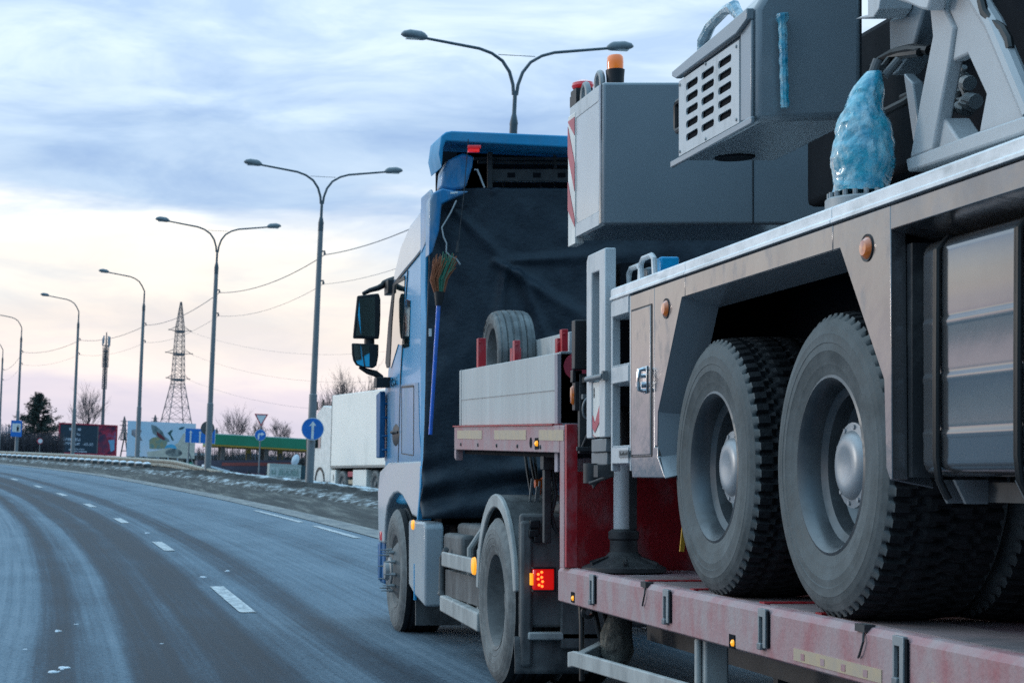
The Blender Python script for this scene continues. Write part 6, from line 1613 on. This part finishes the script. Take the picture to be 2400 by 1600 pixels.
for a_ in range(0, 360, 60): mb.bar((7 * k * math.cos(R(a_)), 7 * k * math.sin(R(a_)), 150 * k), (7 * k * math.cos(R(a_)), 7 * k * math.sin(R(a_)), 200 * k), .10)
mb.build('service_platform', m_latt, t, local=True, smooth=0)

# ================================================================ trees
m_bark = M('bark_grey', (.075, .062, .062), .9, nscale=4)
m_twig = M('twig_haze', (.105, .085, .092), .9, nscale=4)
def bare_tree(label, Y, u, vb, vt, wpx, seed, group='bare winter trees', ntr=1, depth=7):
    k = Y / F; H = (vb - vt) * k; Wd = wpx * k / 2
    rd = random.Random(seed)
    t = thing('bare_tree', label, 'tree', RP(u, vb, Y), (0, R(2), 0), group)
    tk, cr = MB(), MB()
    tr_ = [Vector((0, 0, -.5)), Vector((rd.uniform(-.05, .05) * Wd, 0, H * .3)), Vector((rd.uniform(-.1, .1) * Wd, 0, H * .62)), Vector((rd.uniform(-.1, .1) * Wd, 0, H * .97))]
    tk.tube(tr_, [H * .016, H * .013, H * .008, H * .002], 6)
    def spot(f):
        f = max(0, min(.999, f)) * 3; i = int(f); return tr_[i].lerp(tr_[i + 1], f - i)
    rm = .16 * k
    def limb(p0, p1, r, lev):
        L_ = (p1 - p0).length
        mid = p0.lerp(p1, .5) + Vector((rd.gauss(0, .05), rd.gauss(0, .05), -.10 + rd.gauss(0, .03))) * L_
        q1 = p0.lerp(mid, .6) + Vector((rd.gauss(0, .02), 0, 0)) * L_
        pts = [p0, q1, mid.lerp(p1, .3), p1]
        (tk if lev == 0 else cr).tube(pts, [r, r * .8, r * .6, max(rm * .6, r * .3)], 4 if lev == 0 else 3, cap=False)
        if lev >= 2: return
        d = (p1 - p0).normalized()
        for _ in range(9 if lev == 0 else 6):
            s_ = pts[rd.choice((1, 2, 2))].lerp(pts[rd.choice((2, 3))], rd.random())
            dv = (d + Vector((rd.gauss(0, .5), rd.gauss(0, .5), rd.gauss(.30, .25)))).normalized()
            limb(s_, s_ + dv * L_ * rd.uniform(.28, .55), max(rm, r * .45), lev + 1)
    for i in range(24):
        f = rd.uniform(.16, .80); a_ = rd.uniform(0, 6.28); el_ = rd.uniform(.05, 1.25)
        tip = Vector((math.cos(a_) * math.cos(el_) * Wd * rd.uniform(.6, .95), math.sin(a_) * math.cos(el_) * Wd * .9, H * (.50 + .44 * math.sin(el_) * rd.uniform(.75, 1.05))))
        limb(spot(f * tip.z / H), tip, H * .006, 0)
    tk.build('trunk', m_bark, t, local=True); cr.build('crown', m_twig, t, local=True, smooth=60)
    return t
bare_tree('broad bare tree with fine twigs behind the red framed billboard', 225, 205, 1040, 914, 96, 11)
bare_tree('bare tree over the green canopy left of the give way sign', 175, 545, 1060, 962, 74, 12)
bare_tree('bare tree right of the give way sign over the green canopy', 180, 655, 1060, 985, 60, 13)
bare_tree('small bare tree between give way sign and green canopy end', 185, 603, 1060, 990, 60, 17)
bare_tree('tall bare tree above the white semi trailer front', 165, 806, 1060, 880, 66, 14)
bare_tree('bare tree above the white semi trailer near the cab mirror', 165, 858, 1060, 888, 66, 15)
bare_tree('bare bush like tree just left of the white semi cab', 165, 765, 1060, 922, 50, 16)
# dark pine
Yp = 205; k = Yp / F
t = thing('pine_tree', 'dark bushy pine tree behind the blue square sign', 'tree', RP(88, 1066, Yp), (0, R(2), 0))
H = 140 * k
mb = MB(); mb.tube([(0, 0, -1), (.05, 0, H * .5), (-.05, 0, H)], [.20, .13, .03], 8); mb.build('trunk', m_bark, t, local=True)
rd = random.Random(5)
m_ndl = M('pine_needles', (.020, .036, .032), .8, nscale=2, c2=(.034, .052, .044))
mb = MB(); br = MB()
for lv in range(30):
    f = .10 + .88 * lv / 29
    Lmax = (1 - f) ** .62 * 74 * k * (.6 + .4 * (f > .25)) + 2 * k
    for b_ in range(6):
        a_ = rd.uniform(0, 6.28); ln = Lmax * rd.uniform(.45, 1.12)
        p0 = Vector((0, 0, f * H)); p1 = p0 + Vector((math.cos(a_) * ln, math.sin(a_) * ln, ln * rd.uniform(-.05, .45)))
        br.tube([p0, p0.lerp(p1, .5) - Vector((0, 0, .05 * ln)), p1], [.04, .03, .012], 4, cap=False)
        for c_ in range(int(10 + 10 * ln / (20 * k))):
            s_ = rd.uniform(.25, 1.05); c0 = p0.lerp(p1, s_) + Vector((rd.gauss(0, .10), rd.gauss(0, .10), rd.gauss(.05, .12)))
            for q in range(7):
                d = Vector((rd.gauss(0, 1), rd.gauss(0, 1), rd.gauss(.5, .7))).normalized() * rd.uniform(.12, .28); s2 = d.cross(Vector((rd.gauss(0, 1), rd.gauss(0, 1), rd.gauss(0, 1)))).normalized() * .028
                mb.add([c0 - s2, c0 + s2, c0 + d], [(0, 1, 2)])
mb.build('crown', m_ndl, t, local=True, smooth=0, recalc=False); br.build('branches', m_bark, t, local=True)
# hedges and far scrub: thickets of thin stems and leaves-less twigs
def thicket(label, Y, u0, u1, vb, vt, n, seed, col, name='hedge', dens=1.0, top=None):
    k = Y / F; rd = random.Random(seed); mb = MB()
    for i in range(n):
        u = rd.uniform(u0, u1); vtop = vt + (vb - vt) * rd.uniform(0, .55) ** 1.3
        if top: vtop = top(u) + rd.uniform(0, 14)
        p = RP(u, vb, Y + rd.uniform(-2.5, 2.5)); q = p + Vector((rd.gauss(0, 3) * k, 0, (vb - vtop) * k))
        m_ = p.lerp(q, .5) + Vector((rd.gauss(0, 1.5) * k, 0, 0))
        mb.tube([p, m_, q], [.9 * k * .5, .6 * k * .5, .2 * k], 3, cap=False)
        for _ in range(3):
            s_ = p.lerp(q, rd.uniform(.3, .9)); e = s_ + Vector((rd.gauss(0, 5) * k, rd.gauss(0, .5), rd.uniform(2, 12) * k)); mb.tube([s_, e], [.3 * k, .12 * k], 3, cap=False)
    o = mb.build(name, col, smooth=60, recalc=False); o['kind'] = 'stuff'; o['label'] = label
    return o
m_scrub = M('scrub_plum', (.040, .036, .046), .95, nscale=.6, c2=(.065, .058, .066))
m_scrub2 = M('scrub_grey', (.06, .058, .06), .95, nscale=.5, c2=(.095, .088, .09))
thicket('dark leafless hedge behind the guard rail', 178, -20, 150, 1075, 1012, 1300, 21, m_scrub)
thicket('leafless scrub under the green canopy', 158, 460, 760, 1118, 1045, 1500, 22, m_scrub2)
thicket('frosty scrub at the far left', 230, -40, 75, 1062, 992, 420, 23, M('scrub_frost', (.16, .20, .26), .95, nscale=.4, c2=(.07, .10, .13)))
# low wooded ridge on the horizon
mb = MB(); rd = random.Random(8); prof = []
for i in range(161):
    x = -520 + 1250 * i / 160; prof.append((x, 9 + 9 * noise.noise(Vector((x * .006, 0, 0))) + 3 * noise.noise(Vector((x * .05, 2, 0))) + 1.6 * rd.random()))
mb.prism([(-520, 0)] + prof + [(730, 0)], 'y', 1150, 1180)
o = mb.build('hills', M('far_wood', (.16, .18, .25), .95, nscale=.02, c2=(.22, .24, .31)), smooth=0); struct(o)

# the wooded roadside behind, seen in the truck's mirrors
mb = MB(); rd = random.Random(9)
for i in range(420):
    x = rd.uniform(-60, 110); y = -rd.uniform(70, 95); h = rd.uniform(14, 23); r = rd.uniform(1.5, 3.0)
    mb.lathe([(.2, -1), (.2, h * .25), (r, h * .3), (r * .8, h * .6), (r * .35, h * .85), (0, h)], (x, y, 0), 'z', 6)
for q in mb.v: q += Vector((noise.noise(q * .9), noise.noise(q * .9 + Vector((7, 0, 0))), 0)) * .8
struct(mb.build('roadside_wood', M('wood_dark', (.05, .07, .075), .95, nscale=.3, c2=(.09, .11, .115)), smooth=0), 'stuff')
